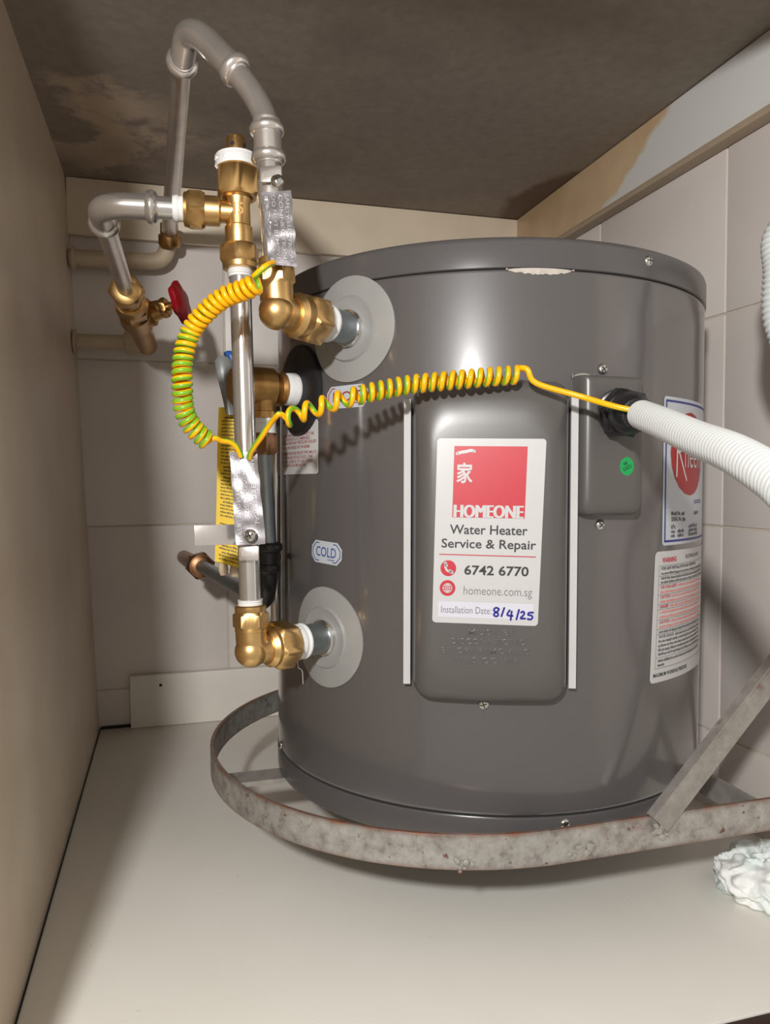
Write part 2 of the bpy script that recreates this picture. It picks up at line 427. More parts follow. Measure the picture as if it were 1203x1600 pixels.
yr_ = [-.9716, -.7286, -.4856, -.2426, -.0016]
for i in range(4):
    for j in range(4):
        w = yr_[i+1]-yr_[i]-g; h = zr_[j+1]-zr_[j]-g
        lay(wr, tile_mesh(w, h), (W+.003, (yr_[i]+yr_[i+1])/2, (zr_[j]+zr_[j+1])/2), PI/2)
# boards along the top of the walls
solid('trim_1', ((W+XT)/2, -.0065, .7475), (W-XT-.002, .011, .079), 'cream_board', .0012)
mb = MB().box((W-.007, -.42, .751), (.012, .815, .072), None, 0, .001)
struct(mb.build('trim_2', 'stained', None, True))
solid('trim_3', (W-.0095, -.42, .711), (.017, .815, .008), 'taupe', .002)
solid('trim_4', (.32, FY-.008, -.04), (.9, .014, .079), 'brown', .001)
solid('unseen_shade_rail', (.32, -.775, .7645), (.74, .018, .059), 'cream_board', .001)  # rail out of view, added to shade the front of the ceiling from the lamp
bb = struct(MB().box((.36, -.0075, .0385), (.634, .0125, .0765), None, 0, .0008).build('baseboard_back', 'kick', None, True))
MB().lathe((.0858, -.0142, .0615), (0, -1, 0), [(0, .0022), (.0006, .0022)], 12).build('screw_hole', 'gap', bb, True)

# ---------------------------------------------------------------- water heater
TA = Vector((.009, .0074, 1)).normalized()
HB = Vector((.4069, -.4556, .12)) - TA*.036
heater = thing('water_heater', HB, 'large grey enamelled cylinder water heater standing on the rusty steel bracket', 'water heater')
heater.rotation_mode = 'QUATERNION'; heater.rotation_quaternion = Vector((0, 0, 1)).rotation_difference(TA)
R0 = .205
HM = Matrix.Translation(HB) @ heater.rotation_quaternion.to_matrix().to_4x4()
HI = HM.inverted()
def cyl(az, z, R): a = math.radians(az); return Vector((R*math.cos(a), R*math.sin(a), z))
def hb(mb, name, mats, parent=heater, **k): return mb.build(name, mats, parent, True, **k)
NS = 160
hb(MB().lathe((0, 0, 0), (0, 0, 1), [(.0235, R0-.0012), (.0245, R0-.0002), (.0265, R0), (.4285, R0), (.4300, R0-.0002), (.4308, R0-.0014)], NS), 'tank_body', 'paint_body', sharp=50)
hb(MB().lathe((0, 0, 0), (0, 0, 1), [(.4312, R0-.003), (.4312, R0+.0002), (.4318, R0+.001), (.4500, R0+.001), (.4530, R0+.0002), (.4545, R0-.0022), (.4550, R0-.006), (.4555, .1), (.4555, 0)], NS), 'top_cap', 'paint', sharp=50)
hb(MB().lathe((0, 0, 0), (0, 0, 1), [(0, 0), (0, R0-.004), (.0012, R0-.001), (.0022, R0+.0004), (.0215, R0+.0008), (.0226, R0+.0002), (.0226, R0-.003)], NS), 'base_cap', 'paint', sharp=50)
hb(MB().lathe((0, 0, 0), (0, 0, 1), [(.018, R0-.0028), (.436, R0-.0028)], NS), 'seam_gap', 'gap')
def surf(azc):                                    # label coordinates (arc length, height) -> heater surface
    def S(x, y, lift): return cyl(azc + math.degrees(x/R0), y, R0+lift)
    return S
def screw(az, z, r=.0042, R=R0, parent=heater, dirn=None):
    mb = MB(); O = cyl(az, z, R-.0005); a = cyl(az, 0, 1) if dirn is None else Vector(dirn)
    mb.lathe(O, a, [(0, r*.9), (.0008, r), (.0018, r*.93), (.0027, r*.7), (.0031, r*.35), (.0032, 0)], 18)
    _, u, v_ = frame(a); k = random.uniform(0, 1)
    for q in (0, PI/2):
        d = u*math.cos(q+k)+v_*math.sin(q+k); e = d.cross(a.normalized())
        c = O + a.normalized()*.00322
        mb.add([c+d*r*.6+e*.0004, c+d*r*.6-e*.0004, c-d*r*.6-e*.0004, c-d*r*.6+e*.0004], [[0, 1, 2, 3]], 1)
    return hb(mb, 'screw', ['chrome', 'gap'], parent)
for az, z in ((-75.5, .4447), (-87.5, .3593), (-87.7, .2426), (-95.2, .0167), (-178.5, .0275)): screw(az, z)
# smear of pale filler along the lid seam, and by the wiring box
def smear(az0, az1, z0, z1, name, mat, seed, n=26):
    rg = random.Random(seed); mb = MB(); vs = []; fs = []
    for i in range(n+1):
        t = i/n; az = az0+(az1-az0)*t; e = math.sin(PI*t)**.4
        lo = z1-(z1-z0)*e*rg.uniform(.72, 1); vs += [cyl(az, lo, R0+.0004), cyl(az, (lo+z1)/2, R0+.0010), cyl(az, z1-(1-e)*.3*(z1-z0), R0+.0012)]
    for i in range(n):
        for k in (0, 1): fs.append([3*i+k, 3*i+3+k, 3*i+4+k, 3*i+1+k])
    mb.add(vs, fs); return hb(mb, name, mat)
smear(-108.6, -94.4, .4262, .4312, 'filler_smear', 'scuff', 3)
smear(-94.6, -89.6, .3395, .3555, 'sealant_smear', 'silver_tape', 5, 14)

# flanges and nipples of the two water ports
def disc(mb, az, z, rad, m=0, n=56):
    prof = [(.012, .0030), (.0165, .0032), (.0175, .0030), (.0245, .0048), (.0260, .0030), (rad*.9, .0022), (rad, .0016), (rad, .0002)]
    vs = []
    for rr, w in prof:
        for j in range(n):
            a = 2*PI*j/n; vs.append(cyl(az+math.degrees(rr*math.cos(a)/R0), z+rr*math.sin(a), R0+w))
    fs = [[i*n+j, (i+1)*n+j, (i+1)*n+(j+1) % n, i*n+(j+1) % n] for i in range(len(prof)-1) for j in range(n)]
    mb.add(vs, fs, m)
for az, z, L in ((-143.6, .3953, .0335), (-151.5, .1469, .0325)):
    mb = MB(); disc(mb, az, z, .0415); hb(mb, 'port_flange', 'disc')
    O = cyl(az, z, R0); a = cyl(az, 0, 1)
    hb(MB().lathe(O, a, [(-.01, .0128), (L, .0128)], 32).lathe(O, a, [(.0020, .0128), (.0022, .0145), (.0055, .0149), (.0070, .0140), (.0072, .0128)], 32, 1), 'nipple', ['zinc', 'chrome'])
# relief valve port: black gasket on the far left
azr = -162.2; zr = .3534
O = cyl(azr, zr, R0); a = cyl(azr, 0, 1)
mb = MB(); n = 48; vs = []
for rr, w in ((.012, .006), (.030, .006), (.0335, .0045), (.0345, .001)):
    vs += [cyl(azr+math.degrees(rr*math.cos(2*PI*j/n)/R0), zr+rr*math.sin(2*PI*j/n)*1.12, R0+w) for j in range(n)]
mb.add(vs, [[i*n+j, (i+1)*n+j, (i+1)*n+(j+1) % n, i*n+(j+1) % n] for i in range(3) for j in range(n)])
hb(mb, 'port_gasket', 'rubber')

# access cover: pressed steel, seen straight on
AZC = -111.6
_a = math.radians(AZC); CN = Vector((math.cos(_a), math.sin(_a), 0)); CU = Vector((-math.sin(_a), math.cos(_a), 0))
def loft(mb, un, uu, levels, m=0, nc=7, capm=None, capn=True):
    rows = []
    for hw, z0, z1, rt_, rb, wf in levels:
        pts = []
        for cx, cz, q, rc in ((hw-rb, z0+rb, -PI/2, rb), (hw-rt_, z1-rt_, 0, rt_), (-hw+rt_, z1-rt_, PI/2, rt_), (-hw+rb, z0+rb, PI, rb)):
            for k in range(nc): 
                t = q+PI/2*k/(nc-1); pts.append((cx+rc*math.cos(t), cz+rc*math.sin(t)))
        # extra points along the top and the bottom keep the edge on the cylinder
        full = []
        for i, p in enumerate(pts):
            full.append(p); nx = pts[(i+1) % len(pts)]
            if abs(nx[0]-p[0]) > hw*.8:
                for k in range(1, 12): full.append((p[0]+(nx[0]-p[0])*k/12, p[1]+(nx[1]-p[1])*k/12))
            elif abs(nx[1]-p[1]) > .03:
                for k in range(1, 6): full.append((p[0]+(nx[0]-p[0])*k/6, p[1]+(nx[1]-p[1])*k/6))
        rows.append([un*(R0+wf(x)) + uu*x + Vector((0, 0, z)) for x, z in full])
    N = len(rows[0]); vs = [p for r in rows for p in r]
    fs = [[i*N+j, i*N+(j+1) % N, (i+1)*N+(j+1) % N, (i+1)*N+j] for i in range(len(rows)-1) for j in range(N)]
    if capn: fs.append([(len(rows)-1)*N+j for j in range(N)])
    mb.add(vs, fs, m)
cy = lambda x: math.sqrt(R0*R0-x*x)-R0
mb = MB()
loft(mb, CN, CU, [
    (.0570, .1130, .3480, .012, .013, lambda x: cy(x)-.002),
    (.0566, .1134, .3476, .012, .013, lambda x: cy(x)+.0085),
    (.0560, .1140, .3468, .013, .014, lambda x: cy(x)*.85+.0125),
    (.0545, .1160, .3450, .015, .016, lambda x: cy(x)*.6+.0155),
    (.0520, .1195, .3400, .018, .018, lambda x: cy(x)*.35+.0182),
    (.0485, .1245, .3310, .020, .020, lambda x: cy(x)*.15+.0202),
    (.0450, .1300, .3230, .020, .020, lambda x: .0214),
    (.0410, .1360, .3150, .018, .018, lambda x: .0218),
    (.0350, .1440, .3050, .014, .014, lambda x: .0220)])
cover = hb(mb, 'access_cover', 'cover_paint', sharp=60)
def SC_(x, y, lift): return CN*(R0+.0221+lift) + CU*x + Vector((0, 0, y))
rg = random.Random(2)
mb = MB()
for k, (body, x0, x1, zt) in enumerate((('MUST BE', -.016, .018, .1690), ('DISCONNECTED', -.028, .026, .1622), ('BEFORE REMOVING', -.035, .028, .1554), ('THIS COVER', -.027, .022, .1486))):
    raised(mb, SC_, body, x0, x1, zt-.0044, zt, .0003, .002)
hb(mb, 'embossed_lettering', 'cover_paint', cover)
screw(-112.6, .1085)
# white foam strips on both sides of the cover
for sg, tilt in ((-1, 0), (1, 0)):
    x = sg*.0612; mb = MB(); uu = CU
    vs = []
    for (dx, w0) in ((-.0026, 0), (-.0026, .0105), (.0026, .0105), (.0026, 0)):
        for z in (.1225, .3365): vs.append(CN*(R0+cy(x)+w0) + CU*(x+dx) + Vector((0, 0, z)))
    mb.add(vs, [[0, 2, 3, 1], [2, 4, 5, 3], [4, 6, 7, 5], [0, 1, 7, 6], [1, 3, 5, 7], [0, 6, 4, 2]])
    hb(mb, 'foam_strip', 'foam', smooth=False)

# service sticker on the cover: units of the print, 592 wide by 1020 high
lab = bpy.data.objects
def SL(x, y, lift):
    tx = x/592; ty = y/1020
    TL, TR, BR, BL = Vector((-.0382, .3058)), Vector((.0386, .3050)), Vector((.0336, .1722)), Vector((-.0414, .1735))
    p = (TL*(1-tx)+TR*tx)*(1-ty) + (BL*(1-tx)+BR*tx)*ty
    return SC_(p.x, p.y, .0006+lift)
mb = MB(); put(mb, SL, rrect(0, 592, 0, 1020, 20, 6, 6), 0)
vs, fs = rrect(0, 592, 0, 1020, 20, 6, 6)
sticker = hb(mb, 'service_sticker', 'white', heater); sticker['label'] = 'white sticker with a red square and contact lines'
def Y(vf): return ([(x, -y) for x, y in vf[0]], [f[::-1] for f in vf[1]])
def txt(mb, S, body, x0, x1, yb, yt, lift=.0003, m=0, bold=0.0, res=3):
    """text box given with y growing downwards: baseline side yb, top side yt"""
    vs, fs = glyphs(body, x0, x1, -yb, -yt, bold, res); mb.add([S(x, -y, lift) for x, y in vs], fs, m)
mb = MB(); put(mb, SL, rrect(95, 493, 42, 434, 0, 4, 4), .0002); hb(mb, 'red_square', 'red', sticker)
mb = MB()
for dx in (-5, -2.5, 0, 2.5, 5): txt(mb, SL, 'HOMEONE', 106+dx, 482+dx, 434, 364, .0004+dx*.00001, 0, 0)
put(mb, SL, stroke(curve2([(112, 84), (135, 76), (160, 72), (186, 66), (204, 70)]), 17), .0004)
vs, fs = glyphs('家', 112, 200, -246, -132, .022, 3); mb.add([SL(x, -y, .0004) for x, y in vs], fs)
hb(mb, 'white_lettering', 'white', sticker)
mb = MB()
txt(mb, SL, 'Water Heater', 84, 512, 526, 474, .0003, 0, .012)
txt(mb, SL, 'Service & Repair', 40, 562, 618, 552, .0003, 0, .012)
txt(mb, SL, '6742 6770', 172, 528, 750, 696, .0003, 0, .02)
hb(mb, 'black_lettering', 'ink', sticker)
mb = MB()
txt(mb, SL, 'homeone.com.sg', 172, 552, 874, 812, .0003, 0, -.008)
txt(mb, SL, 'Installation Date:', 49, 330, 964, 926, .0003, 0, -.004)
hb(mb, 'grey_lettering', 'greyink', sticker)
mb = MB(); put(mb, SL, rrect(31, 565, 900, 988, 0, 3, 1), .00015); hb(mb, 'date_field', 'lilac', sticker)
mb = MB(); put(mb, SL, stroke([(31, 640), (562, 642)], 5), .0003); hb(mb, 'red_rule', 'red', sticker)
mb = MB(); put(mb, SL, ellipse2(82, 716, 44, 44), .0003)
put(mb, SL, stroke(curve2([(66, 694), (66, 712), (78, 730), (98, 738)]), 12), .0005, 1)
put(mb, SL, stroke([(66, 690), (70, 702)], 19), .0005, 1); put(mb, SL, stroke([(92, 731), (102, 738)], 19), .0005, 1)
hb(mb, 'phone_icon', ['red', 'white'], sticker)
mb = MB(); put(mb, SL, ellipse2(81, 826, 44, 44), .0003)
put(mb, SL, ellipse2(81, 826, 27, 27, 28, .84), .0005, 1); put(mb, SL, ellipse2(81, 826, 12, 27, 28, .7), .0006, 1)
for yy, hw in ((826, 27), (813, 23), (839, 23)): put(mb, SL, stroke([(81-hw, yy), (81+hw, yy)], 4), .0005, 1)
put(mb, SL, stroke([(81, 800), (81, 852)], 4), .0005, 1)
hb(mb, 'globe_icon', ['red', 'white'], sticker)
mb = MB(); hw = 10.5
for pts in ([(372, 932), (358, 926), (346, 934), (348, 946), (364, 954), (370, 966), (360, 974), (346, 968), (350, 956), (366, 946), (372, 934)],
            [(402, 926), (388, 972)], [(432, 938), (420, 964), (450, 968)], [(444, 944), (440, 990)], [(484, 934), (472, 986)],
            [(496, 948), (506, 942), (514, 950), (508, 964), (494, 980), (520, 980)],
            [(562, 946), (540, 948), (536, 960), (554, 962), (560, 974), (550, 984), (534, 982)]):
    put(mb, SL, stroke(curve2(pts, 4) if len(pts) > 2 else pts, hw), .0005)
hb(mb, 'handwritten_date', 'blueink', sticker)

# wiring box to the right of the cover
AZB = -87.1
_a = math.radians(AZB); BN = Vector((math.cos(_a), math.sin(_a), 0)); BU = Vector((-math.sin(_a), math.cos(_a), 0))
mb = MB()
loft(mb, BN, BU, [
    (.0262, .2500, .3530, .0008, .006, lambda x: cy(x)-.002),
    (.0260, .2503, .3528, .0008, .006, lambda x: cy(x)+.0095),
    (.0252, .2512, .3524, .0014, .007, lambda x: cy(x)*.8+.0128),
    (.0235, .2530, .3512, .002, .008, lambda x: cy(x)*.5+.0146),
    (.0205, .2565, .3490, .003, .008, lambda x: cy(x)*.3+.0156),
    (.0150, .2630, .3430, .003, .006, lambda x: .0160)], nc=5)
wbox = hb(mb, 'wiring_box', 'cover_paint', sharp=55)
def SB(x, y, lift): return BN*(R0+.0157+lift) + BU*x + Vector((0, 0, y))
mb = MB(); put(mb, SB, ellipse2(.0095, .2864, .0062, .0068), .0004)
rg = random.Random(4)
def SBt(x, y, lift):
    c, s = math.cos(.42), math.sin(.42); return SB(.0095+x*c-y*s, .2864+x*s+y*c, lift)
vs, fs = glyphs('OK', -.0022, .0016, .0012, .0036, .05, 3); mb.add([SBt(x, y, .0006) for x, y in vs], fs, 1)
for yy in (-.0008, -.0024): put(mb, SBt, wordbars(-.004, .0042, yy, yy+.0011, rg, 1), .0006, 1)
hb(mb, 'green_dot_sticker', ['green', 'darkgreen'], wbox)

# HOT and COLD badges
def badge(word, azc, zc, w, h, col, tilt):
    def S(x, y, lift):
        c, s = math.cos(tilt), math.sin(tilt); return cyl(azc+math.degrees((x*c-y*s)/R0), zc+x*s+y*c, R0+lift)
    mb = MB(); put(mb, S, rrect(-w/2, w/2, -h/2, h/2, h*.28, 8, 2, True), .0003)
    o = hb(mb, 'port_label', 'white2', heater); o['label'] = word.lower() + ' water badge'
    mb = MB(); w2, h2, r = w*.45, h*.40, h*.25
    P = [(-w2+r, -h2), (w2-r, -h2), (w2, -h2+r), (w2, h2-r), (w2-r, h2), (-w2+r, h2), (-w2, h2-r), (-w2, -h2+r), (-w2+r, -h2)]
    for i in range(8): put(mb, S, stroke([P[i], P[i+1]], .0008), .0005)
    vs, fs = glyphs(word, -w*.33, w*.33, -h*.20, h*.24, .004, 3); mb.add([S(x, y, .0005) for x, y in vs], fs)
    put(mb, S, wordbars(w*.08, w*.3, -h*.33, -h*.27, random.Random(1), 1), .0005)
    hb(mb, 'lettering', col, o)
badge('COLD', -151.6, .2167, .0385, .0185, 'blueprint', -.05)
badge('HOT', -144.9, .3428, .0440, .0180, 'darkred', .0)

# small warning notice wrapped round the left side
def SW(x, y, lift): return cyl(-154.3 - math.degrees((.078-x)/R0), y, R0+lift)
mb = MB(); put(mb, SW, rrect(0, .078, .2818, .3272, .003, 16, 2), .0003)
notice = hb(mb, 'relief_notice', 'white', heater); notice['label'] = 'small white notice with dark red print'
mb = MB()
rows = [('WARNING', .030, .050, .3222, .0036), ('HEATER WATER SHOULD NOT BE', .006, .072, .3172, .0026), ('USED WITHOUT A COMBINED', .006, .066, .3138, .0026),
        ('TEMPERATURE AND PRESSURE RELIEF', .004, .0755, .3105, .0026), ('VALVE PROVIDED BY RHEEM.', .006, .066, .3065, .0026),
        ('TEMPERATURE AND RELIEF PIPE MUST', .004, .0755, .3015, .0026), ('NOT BE SEALED OR BLOCKED. THE', .005, .070, .2979, .0026),
        ('EASING LEVER IS TO BE OPER-', .005, .072, .2942, .0026), ('ATED EVERY SIX MONTHS.', .005, .060, .2909, .0026)]
for body, x0, x1, zt, hgt in rows:
    vs, fs = glyphs(body, x0, x1, zt-hgt, zt, .006, 2); mb.add([SW(x, y, .0005) for x, y in vs], fs)
hb(mb, 'lettering', 'label_red', notice)

# rating plate (blue border, red oval) and the long warning label on the right flank
def SR(x, y, lift): return cyl(-69.4 + math.degrees(x/R0), y, R0+lift)      # x arc length from its left edge
RW = .150
mb = MB(); put(mb, SR, rrect(0, RW, .2245, .3432, .003, 30, 2), .0003)
plate = hb(mb, 'rating_plate', 'white2', heater); plate['label'] = 'white plate with navy border and a red oval logo'
mb = MB(); a0, a1, c0, c1 = .0034, RW-.0034, .2278, .3398
for P, Q in (((a0, c0), (a1, c0)), ((a1, c0), (a1, c1)), ((a1, c1), (a0, c1)), ((a0, c1), (a0, c0))):
    k = 24; put(mb, SR, stroke([(P[0]+(Q[0]-P[0])*i/k, P[1]+(Q[1]-P[1])*i/k) for i in range(k+1)], .0017), .0005)
hb(mb, 'navy_border', 'navy', plate)
mb = MB(); put(mb, SR, ellipse2(.0465, .2985, .0365, .0345, 48), .0005); hb(mb, 'red_oval', 'darkred', plate)
mb = MB()
put(mb, SR, stroke([(.0195, .2800), (.0205, .3120)], .0022), .0008)
put(mb, SR, stroke(curve2([(.0205, .3118), (.0270, .3125), (.0315, .3080), (.0290, .3020), (.0215, .2995)], 5), .0022), .0008)
put(mb, SR, stroke([(.0235, .2995), (.0375, .2770)], .0022), .0008)
vs, fs = glyphs('heem', .034, .0775, .2870, .3090, -.006, 3); mb.add([SR(x, y, .0008) for x, y in vs], fs)
hb(mb, 'logo_lettering', 'white', plate)
mb = MB(); rg = random.Random(9)
for body, x0, x1, zb, hh in (('Model No.', .0125, .028, .2482, .0036), ('SERIAL No.', .0125, .030, .2436, .0036), ('kPa', .0125, .0190, .2375, .0036)):
    vs, fs = glyphs(body, x0, x1, zb, zb+hh, .012, 2); mb.add([SR(x, y, .0005) for x, y in vs], fs)
for x0, x1, zb in ((.0295, .036, .2482), (.058, .075, .2482), (.0315, .038, .2436), (.045, .07, .2375), (.0125, .02, .2340), (.023, .036, .2340), (.045, .07, .2340), (.0125, .02, .2306), (.023, .036, .2306), (.045, .07, .2306)):
    put(mb, SR, wordbars(x0, x1, zb, zb+.0028, rg, 1), .0005)
hb(mb, 'print', 'ink', plate)
mb = MB()
put(mb, SR, wordbars(.058, .085, .2592, .2606, rg, 1), .0005); put(mb, SR, wordbars(.058, .085, .2574, .2588, rg, 1), .0005)
hb(mb, 'blue_print', 'navy', plate)

def SWL(x, y, lift): return cyl(-73.2 + math.degrees((x - (y-.1155)*0.0)/R0) + (y-.1155)*13, y, R0+lift)
mb = MB(); put(mb, SWL, rrect(0, .160, .1155, .2200, .004, 30, 6), .0003)
wl = hb(mb, 'warning_label', 'white', heater); wl['label'] = 'tall white warning label with red and black print'
mbk, mbr, mbl = MB(), MB(), MB()
def wtx(mb, body, x0, x1, zb, hh, bold=.01):
    vs, fs = glyphs(body, x0, x1, zb, zb+hh, bold, 2); mb.add([SWL(x, y, .0005) for x, y in vs], fs)
wtx(mbr, 'WARNING', .0095, .031, .2108, .0042, .03); wtx(mbk, 'ELECTRICAL SHOCK', .048, .085, .2122, .0030)
lines = [.2085, .2003, .1935, .1853, .1777, .1735, .1655, .1578, .1537, .1352, .1266]
for z in lines: put(mbl, SWL, stroke([(.006+.148*i/20, z) for i in range(21)], .00035), .0005)
put(mbl, SWL, stroke([(.006, .2085-.0819*i/6) for i in range(7)], .00035), .0005)
wtx(mbk, 'FOR SAFE INSTALLATION AND OPERATION', .009, .075, .2050, .0026, .02)
wtx(mbr, 'FOR YOUR SAFETY', .009, .034, .1900, .0026, .02); wtx(mbr, 'CAUTION', .009, .023, .1822, .0026, .02)
wtx(mbr, 'DANGER', .009, .021, .1745, .0026, .03); wtx(mbr, 'CAUTION', .009, .023, .1622, .0026, .02)
wtx(mbk, 'WATER LEAKAGE', .009, .031, .1506, .0024, .01); wtx(mbk, 'MAXIMUM WORKING PRESSURE', .004, .058, .1198, .0032, .02)
rg = random.Random(21); red = MB()
for x0, zb in ((.009, .2014), (.009, .1976), (.009, .1944)): put(mbk, SWL, wordbars(x0, .11, zb, zb+.0020, rg), .0005)
for x0, zb in ((.036, .1902), (.009, .1864), (.025, .1824), (.009, .1788), (.023, .1747), (.009, .1704), (.009, .1666), (.025, .1624), (.009, .1588)): put(red, SWL, wordbars(x0, .10, zb, zb+.0020, rg), .0005)
for x0, zb in ((.009, .1548), (.033, .1506), (.009, .1472), (.009, .1438), (.009, .1404), (.009, .1370), (.009, .1318), (.009, .1282)): put(mbk, SWL, wordbars(x0, .10, zb, zb+.0020, rg, .95 if zb != .1282 else .1), .0005)
hb(mbk, 'black_print', 'ink', wl); hb(mbr, 'red_print', 'red', wl); hb(red, 'light_red_print', 'pale_red', wl); hb(mbl, 'ruled_lines', 'greyink', wl)

# ---------------------------------------------------------------- steel bracket
rx, ry, RB, z0, z1 = .3732, -.4503, .2359, .0866, .1122
brk = thing('wall_bracket', (rx, ry, z0), 'rusty galvanised flat bar bracket with a rounded end under the water heater', 'bracket')
def bar(path, z0, z1, th):
    """flat bar on edge, swept along a plan path"""
    mb = MB(); P = [Vector((x, y, 0)) for x, y in path]; vs = []
    for i, p in enumerate(P):
        t = (P[min(i+1, len(P)-1)]-P[max(i-1, 0)]).normalized(); nn = Vector((t.y, -t.x, 0))*th/2; c = .0007
        for s_, zz in ((1, z0+c), (1, z1-c), (1-2*c/th, z1), (-1+2*c/th, z1), (-1, z1-c), (-1, z0+c), (-1+2*c/th, z0), (1-2*c/th, z0)):
            vs.append(p + nn*s_ + Vector((0, 0, zz)))
    n = 8
    fs = [[i*n+j, i*n+(j+1) % n, (i+1)*n+(j+1) % n, (i+1)*n+j] for i in range(len(P)-1) for j in range(n)]
    fs += [list(range(n))[::-1], [(len(P)-1)*n+j for j in range(n)]]
    return mb.add(vs, fs)
RM = RB-.002
pth = [(W-.002-(W-.002-rx)*i/8, ry+RM) for i in range(8)] + [(rx+RM*math.cos(PI/2+PI*i/72), ry+RM*math.sin(PI/2+PI*i/72)) for i in range(73)] + [(rx+(W-.002-rx)*i/8, ry-RM) for i in range(1, 9)]
bar(pth, z0, z1, .004).build('curved_bar', 'bar', brk)
rg = random.Random(11)
def flat(P, Q, wdir, w, th):
    """flat bar from P to Q lying in the plane of wdir"""
    P, Q = Vector(P), Vector(Q); t = (Q-P).normalized(); wv = Vector(wdir); wv = (wv-t*wv.dot(t)).normalized(); nn = t.cross(wv)
    mb = MB(); vs = []
    for p in (P, Q):
        for a_, b_ in ((1, 1), (1, -1), (-1, -1), (-1, 1)): vs.append(p+wv*a_*w/2+nn*b_*th/2)
    return mb.add(vs, [[0, 1, 2, 3], [7, 6, 5, 4], [0, 4, 5, 1], [1, 5, 6, 2], [2, 6, 7, 3], [3, 7, 4, 0]])
flat((rx-RM+.001, -.4600, .0842), (.60, -.4600, .0842), (0, 1, 0), .026, .0045).build('cross_bar', 'bar_plain', brk, smooth=False)
flat((.545, ry-RM, .1000), (.545, ry+RM, .1000), (0, 0, 1), .020, .004).build('cross_bar', 'bar_plain', brk, smooth=False)
flat((.36, ry-RM+.004, .0885), (.36, ry+RM-.004, .0885), (1, 0, 0), .026, .0045).build('cross_bar', 'bar_plain', brk, smooth=False)
BR0, BR1 = Vector((.4505, -.6895, .1065)), Vector((.668, -.6895, .3305))
flat(BR0, BR1, (0, 1, 0), .0035, .0150).build('brace', 'bar_plain', brk, smooth=False)
flat(BR0+Vector((-.0058, .0030, .0058)), BR1+Vector((-.0058, .0030, .0058)), (0, 1, 0), .0085, .0026).build('brace_lip', 'bar_plain', brk, smooth=False)
flat((.46, ry+RM+.002, .1075), (.668, ry+RM+.002, .342), (0, 1, 0), .0035, .0185).build('brace', 'bar_plain', brk, smooth=False)
def weld(c, s, k, seed, name='weld_bead'):
    rg = random.Random(seed); mb = MB()
    for i in range(k):
        mb.sphere((c[0]+rg.uniform(-s, s), c[1]+rg.uniform(-.0012, .0006), c[2]+rg.uniform(-s*.6, s*.6)), rg.uniform(.0010, .0026), 0, (1.2, .7, 1), 8)
    mb.build(name, 'bar', brk)
weld((.302, -.6755, .0915), .008, 12, 1); weld((.386, -.6870, .0945), .010, 16, 2); weld((.4505, -.6885, .102), .008, 12, 3)
MB().lathe((.150, -.5005, .0994), (-1, -.2, 0), [(0, .0008), (.0012, .0008)], 8).build('weld_seam', 'bar', brk)

# ---------------------------------------------------------------- cold inlet pipe
def wpos(az, z, R): return HM @ cyl(az, z, R)
def wdir(az): return (HM.to_3x3() @ cyl(az, 0, 1)).normalized()
Pc = wpos(-151.5, .1469, R0); nc = wdir(-151.5)
E = Pc + nc*.0735                                     # corner of the elbow
TOP = Vector((.1586, -.5738, .5650)); upc = (TOP-E).normalized()
cold = thing('cold_water_pipe', E, 'straight vertical steel pipe rising from the lower brass elbow left of the tank', 'pipe')
mb = MB(); mb.tube(bend([Pc+nc*.046, E, E+upc*.020], .018, 10), .0118, 24)
mb.lathe(E, nc, [(-.0245, .0150), (-.022, .0158), (-.016, .0158), (-.0125, .013)], 32)
mb.sphere(E+(nc-upc)*.0005, .0125, 0, (1, 1, 1), 24)
mb.hexnut(Pc, nc, .0360, .0545, .0192, 0, .35)
mb.lathe(E, upc, [(.008, .0112), (.014, .0115), (.0148, .0122), (.0166, .0122), (.0168, .0114)], 28)
mb.build('brass_elbow', 'brass', cold)
mb = MB(); mb.hexnut(E, upc, .0165, .0295, .0136, 0, .9); mb.lathe(E, upc, [(.0290, .0112), (.0300, .0118), (.0335, .0118), (.0345, .0105)], 28)
mb.build('compression_nut', 'brass', cold)
def tape(mb, O, ax, t0, t1, r, seed):
    rg = random.Random(seed); k = 10
    mb.lathe(O, ax, [(t0, r*.9)]+[(t0+(t1-t0)*i/k, r*rg.uniform(.95, 1.05)) for i in range(k+1)]+[(t1, r*.9)], 26)
    return mb
mb = MB(); tape(mb, Pc, nc, .0250, .0375, .0138, 2); mb.build('thread_tape', 'ptfe', cold)
mb = MB(); tape(mb, E, upc, .0338, .0385, .0092, 3); mb.build('thread_tape', 'ptfe', cold)
LT = (TOP-E).length
MB().tube([E+upc*.030, E+upc*(LT-.032)], .0081, 28).build('steel_tube', 'steel', cold)
mb = MB(); mb.tube(smooth_path([Pc+nc*.03+Vector((0, 0, -.0128)), Pc+nc*.031+Vector((.001, -.002, -.020)), Pc+nc*.028+Vector((.002, 0, -.024)), Pc+nc*.029+Vector((.003, -.002, -.034))], 5), .00018, 5)
mb.build('loose_tape_thread', 'ptfe', cold)

